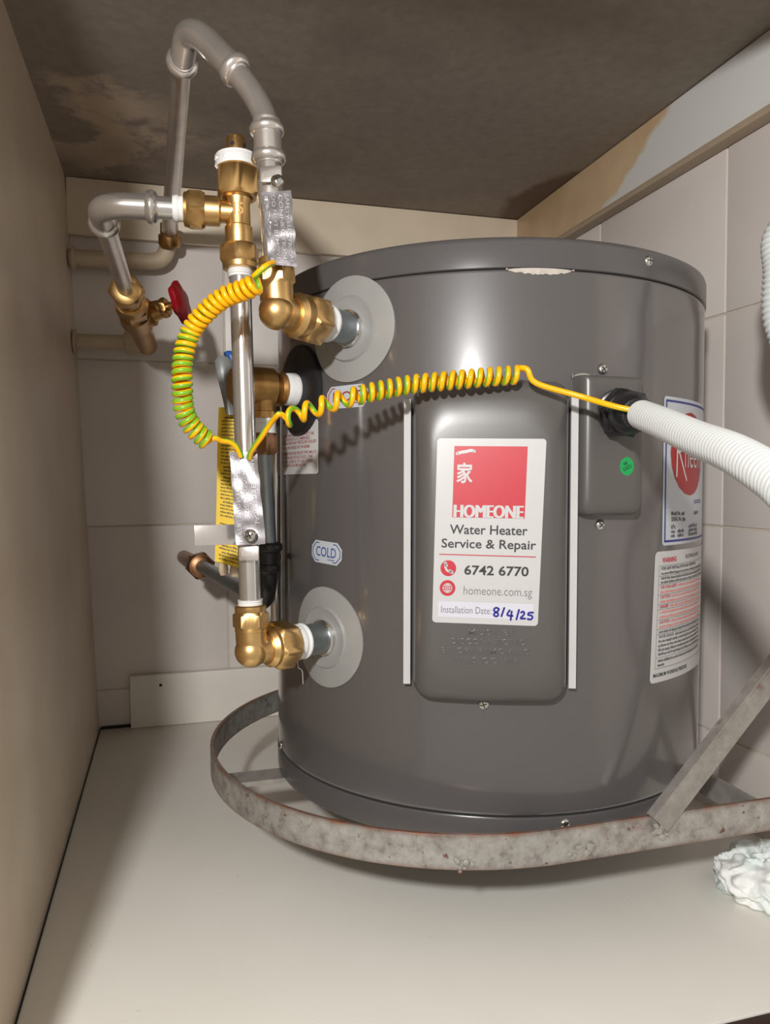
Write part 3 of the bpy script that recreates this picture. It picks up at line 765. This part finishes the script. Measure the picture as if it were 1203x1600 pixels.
# brass pressure valve on top of the cold pipe
tee = thing('pressure_valve', TOP, 'brass tee valve with a capped top above the straight steel pipe', 'valve')
lf = Vector((-1, .085, .005)).normalized()
mb = MB(); mb.lathe(TOP, upc, [(-.0265, .0098), (-.0255, .0103), (-.0115, .0103), (-.0105, .0092), (.006, .0090), (.0098, .0098), (.0120, .0132)], 30)
mb.lathe(TOP, lf, [(0, .0082), (.0125, .0082), (.0135, .0100), (.0140, .0110), (.0245, .0110), (.025, .0095)], 28)
mb.build('valve_body', 'brass', tee)
mb = MB(); vs, fs = glyphs('15', -.0035, .0035, -.0045, .0045, .02, 3)
_n = Vector((-.05, -1, 0)).normalized(); _r = Vector((1, -.05, 0)); mb.add([TOP+_n*.0092+_r*x+upc*(y+.0005) for x, y in vs], fs); mb.build('cast_mark', 'brass_dark', tee)
mb = MB(); mb.hexnut(TOP, upc, .0110, .0335, .0166, 0, .52); mb.build('hex_body', 'brass', tee)
mb = MB(); tape(mb, TOP, upc, .0330, .0420, .0150, 5); rg = random.Random(8)
for i in range(16):
    a_ = rg.uniform(0, 2*PI) if i < 10 else rg.uniform(2.6, 3.9); mb.sphere(TOP+upc*(.036+rg.uniform(-.003, .006))+Vector((math.cos(a_), math.sin(a_), 0))*.0135, .0028, 0, (1, 1, .9), 8)
mb.build('thread_tape', 'ptfe', tee)
mb = MB(); mb.lathe(TOP, upc, [(.040, .0076), (.0550, .0076), (.0565, .0068), (.0566, .004), (.052, .0036)], 26)
mb.build('top_cap', 'brass', tee)
mb = MB()
for a_ in (-2.05, -.75): 
    d_ = Vector((math.cos(a_), math.sin(a_), 0)); mb.lathe(TOP+upc*.0495+d_*.0070, d_, [(0, .0017), (.0008, .0017)], 12)
mb.build('cap_hole', 'gap', tee)
mb = MB(); mb.hexnut(TOP, upc, -.0390, -.0250, .0152, 0, .2); mb.lathe(TOP, upc, [(-.043, .0118), (-.0425, .0128), (-.0385, .0128)], 28); mb.build('lower_nut', 'brass', tee)
mb = MB(); mb.hexnut(TOP, lf, .0245, .0375, .0152, 0, .3); mb.lathe(TOP, lf, [(.037, .0128), (.0395, .0122), (.0400, .0105)], 28); mb.build('side_nut', 'brass', tee)
mb = MB(); tape(mb, TOP, upc, -.049, -.0415, .0090, 9); mb.build('thread_tape', 'ptfe', tee)
mb = MB(); tape(mb, TOP, lf, .0390, .0475, .0094, 4); mb.build('thread_tape', 'ptfe', tee)

# polished bend from the tee back to the stop valve
A0 = TOP+lf*.041; A1 = TOP+lf*.1135; SV = Vector((.0648, -.335, .5588))
A1 = TOP+lf*.0985
bendp = thing('bent_supply_pipe', A0, 'shiny stainless press elbow curving away left of the brass tee valve', 'pipe')
dv = (SV-(A1+Vector((0, .02, -.006)))).normalized()
MB().tube([A0, A0+lf*.030], .0081, 26).build('steel_tube', 'steel', bendp)
a_s = A0+lf*.020
path = bend([a_s, A1+Vector((-.002, .002, .0)), A1+Vector((-.0005, .034, -.003))], .026, 14)
MB().tube(path, .0093, 28).build('press_elbow', 'steel', bendp)
def collar(mb, O, ax, r):
    mb.lathe(O, ax, [(-.0050, r*.98), (-.0042, r*1.02), (-.0034, r*1.20), (-.0018, r*1.32), (0, r*1.36), (.0018, r*1.32), (.0034, r*1.20), (.0042, r*1.0)], 30)
mb = MB(); collar(mb, a_s+lf*.002, lf, .0090); mb.build('press_collar', 'steel', bendp)
e1 = path[-1]; dv = (SV-e1).normalized()
mb = MB(); collar(mb, e1, dv, .0088); mb.build('press_collar', 'steel', bendp)
MB().tube([e1-dv*.004, SV+dv*.02], .0081, 26).build('steel_tube', 'steel_dull', bendp)

# stop valve with red handle at the back
stop = thing('stop_valve', SV, 'brass stop valve with a red handle near the back wall', 'valve')
WV = Vector((.0760, -.0400, .5550)); d2 = (WV-SV).normalized(); LV = (WV-SV).length
mb = MB(); mb.hexnut(SV, d2, -.004, .018, .0178, 0, .4); mb.lathe(SV, d2, [(-.006, .012), (-.004, .0155), (0, .0155)], 24); mb.build('union_nut', 'brass', stop)
mb = MB(); mb.lathe(SV, d2, [(.016, .0125), (.045, .0125), (.046, .016), (.060, .017), (.062, .0135), (.090, .0135), (.095, .018), (.135, .020), (.160, .017), (.175, .014), (.21, .014), (LV+.01, .014)], 26); mb.build('valve_body', 'brass_dark', stop)
mb = MB(); mb.hexnut(SV, d2, .062, .088, .0185, 0, .1); mb.build('body_nut', 'brass_dark', stop)
BO = SV+d2*.125; HC = Vector((.1205, -.236, .5715)); bs = (HC-BO).normalized(); LB = (HC-BO).length
mb = MB(); mb.lathe(BO, bs, [(0, .015), (.012, .016), (.020, .0165), (.023, .012), (.034, .0105)], 24); mb.hexnut(BO, bs, .033, .042, .0120, 0, .2); mb.lathe(BO, bs, [(.040, .0045), (LB, .0042)], 16); mb.build('bonnet', 'brass_dark', stop)
mb = MB(); ax_, u_, v_ = frame(bs); vs = []; N = 48
prof = [(-.006, .6), (-.0045, .92), (-.001, 1.0), (.0025, .97), (.0050, .7), (.0055, .2)]
for t, k in prof:
    for j in range(N):
        a_ = 2*PI*j/N; rr = .0245*(1+.10*math.cos(6*a_))*k
        vs.append(HC+ax_*t+(u_*math.cos(a_)+v_*math.sin(a_)*.8)*rr)
mb.add(vs, [[i*N+j, i*N+(j+1) % N, (i+1)*N+(j+1) % N, (i+1)*N+j] for i in range(len(prof)-1) for j in range(N)]+[list(range(N))[::-1], [(len(prof)-1)*N+j for j in range(N)]])
mb.build('handwheel', 'handle_red', stop)
low = thing('lower_wall_pipe', (.02, -.04, .555), 'cream painted pipe from the left panel to the stop valve, the lower of two', 'pipe', None)
MB().tube([(-.021, -.040, .5545), (.068, -.040, .5560)], .0105, 20).build('pipe', 'cream_pipe', low)
mb = MB(); mb.lathe((.058, -.040, .5558), (1, 0, 0), [(-.012, .0135), (-.010, .0155), (.008, .0155), (.010, .013)], 20); mb.build('socket', 'cream_pipe', low)
mb = MB(); mb.lathe((-.0195, -.040, .5545), (1, 0, 0), [(0, .017), (.003, .017), (.004, .0115)], 20); mb.build('wall_collar', 'cream_pipe', low)
upp = thing('upper_wall_pipe', (.03, -.035, .67), 'cream painted pipe bending upward under the back trim board, the upper of two', 'pipe', None)
MB().tube(bend([(-.0235, -.035, .669), (.100, -.035, .6715), (.1085, -.035, .700)], .024, 10), .0115, 20).build('pipe', 'cream_pipe', upp)
mb = MB(); mb.lathe((-.0200, -.035, .669), (1, 0, 0), [(0, .016), (.004, .016), (.005, .0125)], 20); mb.build('wall_collar', 'cream_pipe', upp)

# ---------------------------------------------------------------- hot outlet pipe
Ph = wpos(-143.6, .3953, R0); nh = wdir(-143.6); EH = Ph+nh*.0800
HT = Vector((.1764, -.6140, .6010)); uph = (HT-EH).normalized()
hot = thing('hot_water_pipe', EH, 'tall stainless pipe looping under the ceiling from the upper brass elbow', 'pipe')
mb = MB(); mb.tube(bend([Ph+nh*.048, EH, EH+uph*.022], .019, 10), .0120, 24)
mb.lathe(EH, nh, [(-.0270, .0150), (-.0245, .0162), (-.0175, .0162), (-.0135, .0132)], 32)
mb.sphere(EH+(nh-uph)*.0008, .0128, 0, (1, 1, 1), 24)
mb.hexnut(Ph, nh, .0370, .0560, .0192, 0, .2)
mb.lathe(EH, uph, [(.0085, .0108), (.014, .0110), (.0148, .0118), (.0166, .0118), (.0168, .0110)], 28)
mb.build('brass_elbow', 'brass', hot)
mb = MB(); tape(mb, Ph, nh, .0265, .0385, .0140, 12); mb.build('thread_tape', 'ptfe', hot)
mb = MB(); mb.hexnut(EH, uph, .0170, .0315, .0140, 0, .75); mb.lathe(EH, uph, [(.031, .0112), (.032, .0118), (.036, .0118), (.037, .0105)], 28); mb.build('compression_nut', 'brass', hot)
LH = (HT-EH).length
MB().tube([EH+uph*.030, HT+uph*.012], .0081, 26).build('steel_tube', 'steel', hot)
G1 = Vector((.1738, -.6074, .6305)); G2 = Vector((.1493, -.5916, .6670)); G3 = Vector((.1245, -.5722, .7000)); G4 = Vector((.1202, -.5535, .6830)); WE = Vector((.1092, -.055, .7080))
mb = MB(); mb.lathe(HT, uph, [(-.012, .0100), (.016, .0100)], 28); collar(mb, HT+uph*-.010, uph, .0092); collar(mb, HT+uph*.010, uph, .0092); mb.build('press_coupling', 'steel_dull', hot)
dg = (G3-G1).normalized()
MB().tube(bend([HT+uph*.008, G1, Vector((.1553, -.5957, .6593))+dg*.004], .020, 12), .0085, 26).build('bend_tube', 'steel_dull', hot)
q0 = Vector((.1553, -.5957, .6593))
de = (WE-G4).normalized()
top_path = bend([q0-dg*.003, G3, G4+de*.004], .024, 16)
MB().tube(top_path, .0098, 28).build('press_elbow', 'steel_dull', hot)
mb = MB(); collar(mb, q0+dg*-.001, dg, .0092); mb.build('press_collar', 'steel_dull', hot)
mb = MB(); collar(mb, top_path[-1], de, .0092); mb.build('press_collar', 'steel_dull', hot)
MB().tube([top_path[-1], top_path[-1].lerp(WE, .5), WE], [.0080, .0092, .0105], 26).build('steel_tube', 'steel_dull', hot)
mb = MB(); mb.lathe(WE, Vector((.0, .35, -1)), [(-.012, .0120), (.002, .0125), (.004, .0150), (.016, .0150), (.020, .0125)], 24)
mb.build('brass_fitting', 'brass_dark', hot)

# ---------------------------------------------------------------- relief valve and drain behind the cold pipe
Pr = wpos(azr, zr, R0); nr = wdir(azr); RC = Pr+nr*.036
rel = thing('relief_valve', RC, 'brass temperature relief valve on the black gasket behind the straight pipe', 'valve')
mb = MB(); tape(mb, Pr, nr, -.004, .0165, .0138, 21); mb.build('thread_tape', 'ptfe', rel)
mb = MB(); mb.lathe(Pr, nr, [(.0155, .0125), (.019, .0150), (.0215, .0125), (.024, .0135), (.029, .0158), (.031, .0150)], 30); mb.lathe(Pr, nr, [(.028, .0166), (.060, .0166), (.062, .014)], 30)
mb.lathe(RC, (0, 0, -1), [(0, .0120), (.020, .0120), (.0205, .0132), (.0255, .0132), (.026, .012)], 28)
mb.build('valve_body', 'brass_dark', rel)
mb = MB(); tape(mb, RC, (0, 0, -1), .0255, .0380, .0110, 23); mb.build('thread_tape', 'ptfe', rel)
mb = MB(); mb.hexnut(RC, (0, 0, -1), .0375, .0560, .0125, 0, .4); mb.build('outlet_nut', 'copper', rel)
LVR = Vector((.1510, -.5030, .4640)); LV2 = Vector((.1555, -.5060, .4220))
mb = MB(); ax_, u_, v_ = frame(LV2-LVR); 
vs = []
for t, w_, th in ((-.004, .0040, .0020), (0, .0075, .0032), (.010, .0075, .0032), (.030, .0052, .0026), (.046, .0036, .0022)):
    c_ = LVR+ax_*t
    for a_ in range(12): vs.append(c_+Vector((1, 0, 0))*w_*math.cos(a_*PI/6)+Vector((0, 1, 0))*th*math.sin(a_*PI/6))
mb.add(vs, [[i*12+j, i*12+(j+1) % 12, (i+1)*12+(j+1) % 12, (i+1)*12+j] for i in range(4) for j in range(12)]+[list(range(12)), [48+j for j in range(12)][::-1]])
mb.build('lever', 'grey_lever', rel)
mb = MB(); mb.tube(smooth_path([(.1530, -.4990, .4690), (.1570, -.4985, .4700), (.1600, -.500, .4600), (.1615, -.502, .4450), (.162, -.503, .430)], 5), .0036, 12); mb.build('blue_cap', 'blue', rel)

drain = thing('relief_drain_pipe', (.1842, -.5180, .30), 'dull grey drain pipe bending backward below the brass relief valve', 'pipe')
D0 = RC+Vector((0, 0, -.052)); D1 = Vector((.1842, -.5205, .3040)); D2 = Vector((.1828, -.5135, .2570)); D3 = Vector((.1719, -.4553, .2610)); D4 = Vector((.1400, -.165, .2530))
MB().tube([D0, D1], .0078, 24).build('drop_tube', 'zinc', drain)
dd = (D4-Vector(D2)).normalized()
D2b = Vector((.1825, -.515, .2560))
mb = MB(); mb.tube(bend([D1+Vector((0, 0, .006)), D2b, D2b+(D3-D2b).normalized()*.05], .030, 12), .0094, 24); collar(mb, D1+Vector((0, 0, .002)), (0, 0, 1), .0095); collar(mb, D1+Vector((-.0006, .001, -.016)), (0, 0, 1), .0082); mb.build('drain_elbow', 'black', drain)
MB().tube([D2b+(D3-D2b).normalized()*.045, D4], .0079, 22).build('slanting_tube', 'zinc', drain)
d4 = (D4-D3).normalized()
mb = MB(); mb.hexnut(D4, d4, -.012, .012, .0180, 0, .3); mb.lathe(D4, d4, [(-.016, .0095), (-.014, .014), (-.012, .014)], 22); mb.lathe(D4, d4, [(.010, .010), (.165, .010)], 18); mb.build('end_nut', 'copper', drain)
thin = thing('thin_drain_tube', (.1985, -.468, .19), 'thin shiny vertical tube close against the left edge of the tank', 'pipe')
MB().tube([(.1992, -.4650, .4430), (.1962, -.4735, .2000)], .0046, 20).build('tube', 'steel', thin)
mb = MB().box((.1900, -.480, .2935), (.022, .006, .005), None, 0, .0006); mb.build('clip', 'rubber', thin)

# yellow hanging tag
yt = thing('hanging_tag', (.155, -.4985, .424), 'yellow printed warning card hanging behind the straight steel pipe', 'tag')
def SY(x, y, lift):                                   # x 0..1 across, y 0..1 downwards
    A, B, C_, D = Vector((.1468, -.4920, .4260)), Vector((.1720, -.4990, .4260)), Vector((.1690, -.5050, .2850)), Vector((.1415, -.4975, .2935))
    p = (A*(1-x)+B*x)*(1-y)+(D*(1-x)+C_*x)*y
    n_ = Vector((-.25, -1, 0)).normalized()
    return p + n_*(lift+.0010*math.sin(y*7)+.0006*math.sin(x*3))
mb = MB(); put(mb, SY, rrect(0, 1, 0, 1, 0, 4, 14), 0)
b_ = [SY(x, y, -.0005) for x, y in rrect(0, 1, 0, 1, 0, 4, 14)[0]]; mb.add(b_, rrect(0, 1, 0, 1, 0, 4, 14)[1])
card = mb.build('card', 'yellow_tag', yt)
mb = MB(); rg = random.Random(31); y_ = .06
while y_ < .975:
    big = rg.random() < .22; h_ = .010 if not big else .013
    if .70 < y_ < .735: y_ += .03; continue
    x0 = .12 if not big else .2
    vs, fs = wordbars(x0*27, 25, 0, h_*135, rg, rg.uniform(.85, 1))
    mb.add([SY(x/27, y_+h_-y/135, .0004) for x, y in vs], fs); y_ += .0225
mb.build('print', 'ink', card)
mb = MB(); mb.lathe((.1480, -.494, .2930), (.1, -.1, -1), [(-.003, .002), (0, .0035), (.008, .0042), (.0125, .0032), (.013, .001)], 14); mb.lathe((.1590, -.496, .2900), (-.05, -.1, -1), [(-.003, .002), (0, .0040), (.007, .0048), (.011, .0036), (.0115, .001)], 14); mb.build('plastic_tie', 'cream_pipe', yt)

# ---------------------------------------------------------------- earth clamps with metal tags
def clamp_tag(root, O, ax, r, face, plate_at, quad, textrows, tail):
    """band round a pipe, stamped plate, screw and embossed foil tag"""
    mb = MB(); mb.lathe(O, ax, [(-.0085, r+.0003), (-.0085, r+.0011), (.0085, r+.0011), (.0085, r+.0003)], 28)
    if tail: mb.box(tail[0], tail[1], tail[2], 0, .0004)
    mb.build('band', 'steel_dull', root)
    A, B, C_, D = [Vector(q) for q in quad]; n_ = (B-A).cross(D-A).normalized()
    if n_.y > 0: n_ = -n_
    def S(x, y, lift):
        p = (A*(1-x)+B*x)*(1-y)+(D*(1-x)+C_*x)*y
        wv = noise.noise(Vector((x*2.3, y*6.5, 3.1+O.z*9)))*.0007
        ed = (x-.5)*noise.noise(Vector((7.7, y*5.2, O.z*5)))*.0030
        return p + (B-A).normalized()*ed + n_*(lift+wv)
    nx, ny = 14, 40
    vs = [S(i/nx, j/ny, 0) for j in range(ny+1) for i in range(nx+1)]
    fs = [[j*(nx+1)+i, j*(nx+1)+i+1, (j+1)*(nx+1)+i+1, (j+1)*(nx+1)+i] for j in range(ny) for i in range(nx)]
    nv = len(vs); mb = MB(); mb.add(vs, fs); mb.add([S(i/nx, j/ny, -.0004) for j in range(ny+1) for i in range(nx+1)], [f[::-1] for f in fs])
    t_ = mb.build('foil_tag', 'foil', root)
    mb = MB()
    for body, xc, y0, y1, hgt in textrows:            # reads downwards, glyph tops towards the right
        raised(mb, S, body, y0, y1, xc-hgt/2, xc+hgt/2, .0008, .008, True)
    mb.build('embossed_lettering', 'foil_letter', t_)
    pc, pr_ = Vector(plate_at[0]), Vector(plate_at[1])
    mb = MB(); mb.lathe(pc, n_, [(0, .0040), (.0010, .0046), (.0022, .0044), (.0036, .0034), (.0043, .0018), (.0045, 0)], 20)
    _, u_, v_ = frame(n_)
    for q in (.4, .4+PI/2):
        d_ = u_*math.cos(q)+v_*math.sin(q); e_ = d_.cross(n_); c_ = pc+n_*.00462
        mb.add([c_+d_*.0026+e_*.0005, c_+d_*.0026-e_*.0005, c_-d_*.0026-e_*.0005, c_-d_*.0026+e_*.0005], [[0, 1, 2, 3]], 1)
    mb.build('screw', ['chrome', 'gap'], root)
    mb = MB(); rot = Matrix((( (B-A).normalized()), n_, n_.cross((B-A).normalized()))).transposed().to_4x4()
    mb.box(pr_, (.0150, .0020, .0115), rot, 0, .0012)
    vs, fs = glyphs('BS951', -.0050, .0050, -.0025, .0015, .01, 2)
    Rr = (B-A).normalized(); Up = -(D-A).normalized()
    mb.add([pr_+n_*.0013+Rr*x+Up*y for x, y in vs], fs)
    mb.build('stamped_plate', 'steel_dull', root)
pl = E + upc*(.3225-E.z)
ct1 = thing('lower_earth_clamp', pl, 'crumpled foil earth tag clamped on the straight pipe beside the yellow card', 'earth clamp')
clamp_tag(ct1, pl, upc, .0081, None, ((.1612, -.6100, .3232), (.1610, -.5985, .3092)),
          [(.1476, -.5985, .3838), (.1674, -.6044, .3837), (.1716, -.6087, .3164), (.1518, -.6032, .3156)],
          [('SAFETY ELECTRICAL', .78, .03, .80, .17), ('CONNECTION SIZE', .47, .02, .72, .17), ('DO NOT REMOVE  BS951', .17, .02, .97, .17)],
          ((.1390, -.5905, .3226), (.034, .0012, .0150), Matrix.Rotation(.10, 4, 'Z')))
pu = EH + uph*(.5655-EH.z)
ct2 = thing('upper_earth_clamp', pu, 'embossed foil earth tag hanging tilted on the tall pipe above the upper elbow', 'earth clamp')
clamp_tag(ct2, pu, uph, .0081, None, ((.1795, -.6395, .5655), (.1765, -.6290, .5745)),
          [(.1691, -.6325, .5600), (.1889, -.6385, .5612), (.1910, -.6465, .5075), (.1727, -.6410, .5096)],
          [('SAFETY ELECTRICAL', .84, .05, .97, .14), ('CONNECTION', .62, .05, .92, .14), ('DO NOT REMOVE', .39, .05, .95, .14), ('BS951', .16, .05, .97, .14)],
          ((.1805, -.6270, .5570), (.0195, .0010, .0130), Matrix.Rotation(-.29, 4, 'Z')))

# ---------------------------------------------------------------- yellow and green earth wire
def coil_path(ctrl, turns, rad, per=16, phase=0.0, pitch=None, hand=1):
    C = smooth_path(ctrl, 14); L = [0]
    for i in range(1, len(C)): L.append(L[-1]+(C[i]-C[i-1]).length)
    def at(s):
        s *= L[-1]
        for i in range(1, len(C)):
            if L[i] >= s or i == len(C)-1:
                t = (s-L[i-1])/max(L[i]-L[i-1], 1e-9); return C[i-1].lerp(C[i], t)
    n = int(turns*per); out = []; u = None
    for k in range(n+1):
        s = k/n; f = pitch(s) if pitch else s
        p = at(f); t = (at(min(f+.01, 1))-at(max(f-.01, 0))).normalized()
        if u is None: _, u, _v = frame(t)
        u = (u-t*u.dot(t)).normalized(); v = t.cross(u); a = hand*2*PI*turns*s+phase
        rr = rad*(1+.05*math.sin(k*.37))
        out.append(p+(u*math.cos(a)+v*math.sin(a))*rr)
    return out
WRr = .00205
cl = coil_path([(.1640, -.6475, .4945), (.1573, -.6433, .4915), (.1431, -.6344, .4870), (.1306, -.6262, .4771), (.1212, -.6189, .4650), (.1158, -.6182, .4473), (.1147, -.6187, .4297), (.1162, -.6145, .4115), (.1226, -.6117, .4000), (.1318, -.6094, .3912)], 30, .0054, 16)
lead0 = smooth_path([(.1765, -.6395, .5110), (.1735, -.6440, .5090), (.1690, -.6500, .5050), tuple(cl[0])], 5)[:-1]
lead1 = smooth_path([tuple(cl[-1]), (.1360, -.6100, .3930), (.1412, -.6071, .3915), (.1480, -.6050, .3905), (.1525, -.6040, .3870), (.1560, -.6020, .3800)], 5)[1:]
tag(MB().tube(lead0+cl+lead1, WRr, 12, 0, True, 3, .050, 2.6).build('earth_wire', ['wire_yellow', 'wire_green'], None, True, sharp=80),
    'tightly coiled yellow and green wire curving left between the two foil tags', 'wire')
cr_ = coil_path([(.1800, -.6380, .4040), (.1948, -.6474, .4095), (.2140, -.6500, .4160), (.2320, -.6522, .4210), (.2530, -.6545, .4260), (.2729, -.6570, .4300), (.3107, -.6705, .4330), (.3400, -.6775, .4352)], 23, .0050, 18, 0.0, lambda s: s*1.51 if s < .2174 else .3283+(s-.2174)*.8583, -1)
lead0 = smooth_path([(.1615, -.6035, .3790), (.1630, -.6090, .3845), (.1690, -.6190, .3940), (.1745, -.6270, .4030), tuple(cr_[0])], 5)[:-1]
lead1 = smooth_path([tuple(cr_[-1]), (.3445, -.6830, .4385), (.3505, -.6850, .4290), (.3766, -.6975, .4195), (.3935, -.7150, .4110), (.4062, -.7255, .4070), (.4052, -.7330, .4058)], 6)[1:]
tag(MB().tube(lead0+cr_+lead1, WRr, 12, 0, True, 3, -.066, 1.2).build('earth_wire', ['wire_yellow', 'wire_green'], None, True, sharp=80),
    'stretched yellow and green coiled wire running across the tank to the white conduit', 'wire')

# ---------------------------------------------------------------- white flexible conduit with black gland
con = thing('flexible_conduit', (.4190, -.6783, .4105), 'white corrugated cable conduit screwed into the tank with a black gland', 'conduit')
c0 = Vector((.4075, -.7230, .4055)); gl0 = wpos(-86.6, .3262, R0+.0150)
ga = (c0-gl0).normalized()
path = smooth_path([c0, (.3960, -.7640, .3960), (.3800, -.8150, .3840), (.3630, -.8620, .3745), (.3460, -.9060, .3625), (.3290, -.9500, .3480), (.3350, -1.000, .340), (.3900, -1.030, .350), (.480, -.960, .375), (.535, -.820, .405), (.5435, -.725, .440), (.5380, -.7010, .475), (.5380, -.6990, .515), (.5460, -.693, .548), (.580, -.715, .585), (.625, -.745, .60), (.670, -.77, .60)], 90)
# resample by length so that the ribs are even
L = 0; ev = [path[0]]; step = .0043/4; acc = 0
for a_, b_ in zip(path, path[1:]):
    d_ = (b_-a_).length; pos = step-acc
    while pos <= d_: ev.append(a_.lerp(b_, pos/d_)); pos += step
    acc = (acc+d_) % step
rad = [(.0083, .0094, .0097, .0090)[i % 4] for i in range(len(ev))]
MB().tube(ev, rad, 24).build('corrugated_tube', 'conduit', con, sharp=60)
mb = MB(); mb.lathe(gl0, ga, [(-.001, .0150), (.0035, .0172), (.0075, .0172), (.0085, .0150)], 28); mb.hexnut(gl0, ga, .008, .0240, .0182, 0, .3); mb.lathe(gl0, ga, [(.0235, .0140), (.030, .0150), (.040, .0130), (.0455, .0105), (.0460, .0085)], 28)
mb.build('gland', 'black', con)

# ---------------------------------------------------------------- crumpled tissue
bm = bmesh.new(); bmesh.ops.create_icosphere(bm, subdivisions=6, radius=1)
for v in bm.verts:
    d_ = v.co.normalized(); p = d_*1.5
    r_ = 1 + .22*noise.noise(p*1.1+Vector((4, 1, 2)))
    q = p + Vector((noise.noise(p*1.3), noise.noise(p*1.3+Vector((9, 0, 0))), noise.noise(p*1.3+Vector((0, 9, 0)))))*.9
    r_ += .40*(.5-abs(noise.noise(q*1.0))) + .13*(.5-abs(noise.noise(q*2.2))) + .02*noise.noise(q*6)
    v.co = Vector((d_.x*r_*.0320, d_.y*r_*.0330, d_.z*r_*.024))
    if v.co.z < -.0125: v.co.z = -.0125 + (v.co.z+.0125)*.05
zmin = min(v.co.z for v in bm.verts)
me = bpy.data.meshes.new('tissue')
for v in bm.verts: v.co.z -= zmin
bm.to_mesh(me); bm.free(); me.materials.append(M['tissue'])
me.polygons.foreach_set('use_smooth', [True]*len(me.polygons)); me.set_sharp_from_angle(angle=math.radians(50))
o = bpy.data.objects.new('crumpled_tissue', me); COL.objects.link(o); o.location = (.5975, -.6330, .0003)
tag(o, 'crumpled white tissue lying on the cream shelf below the bracket', 'tissue')
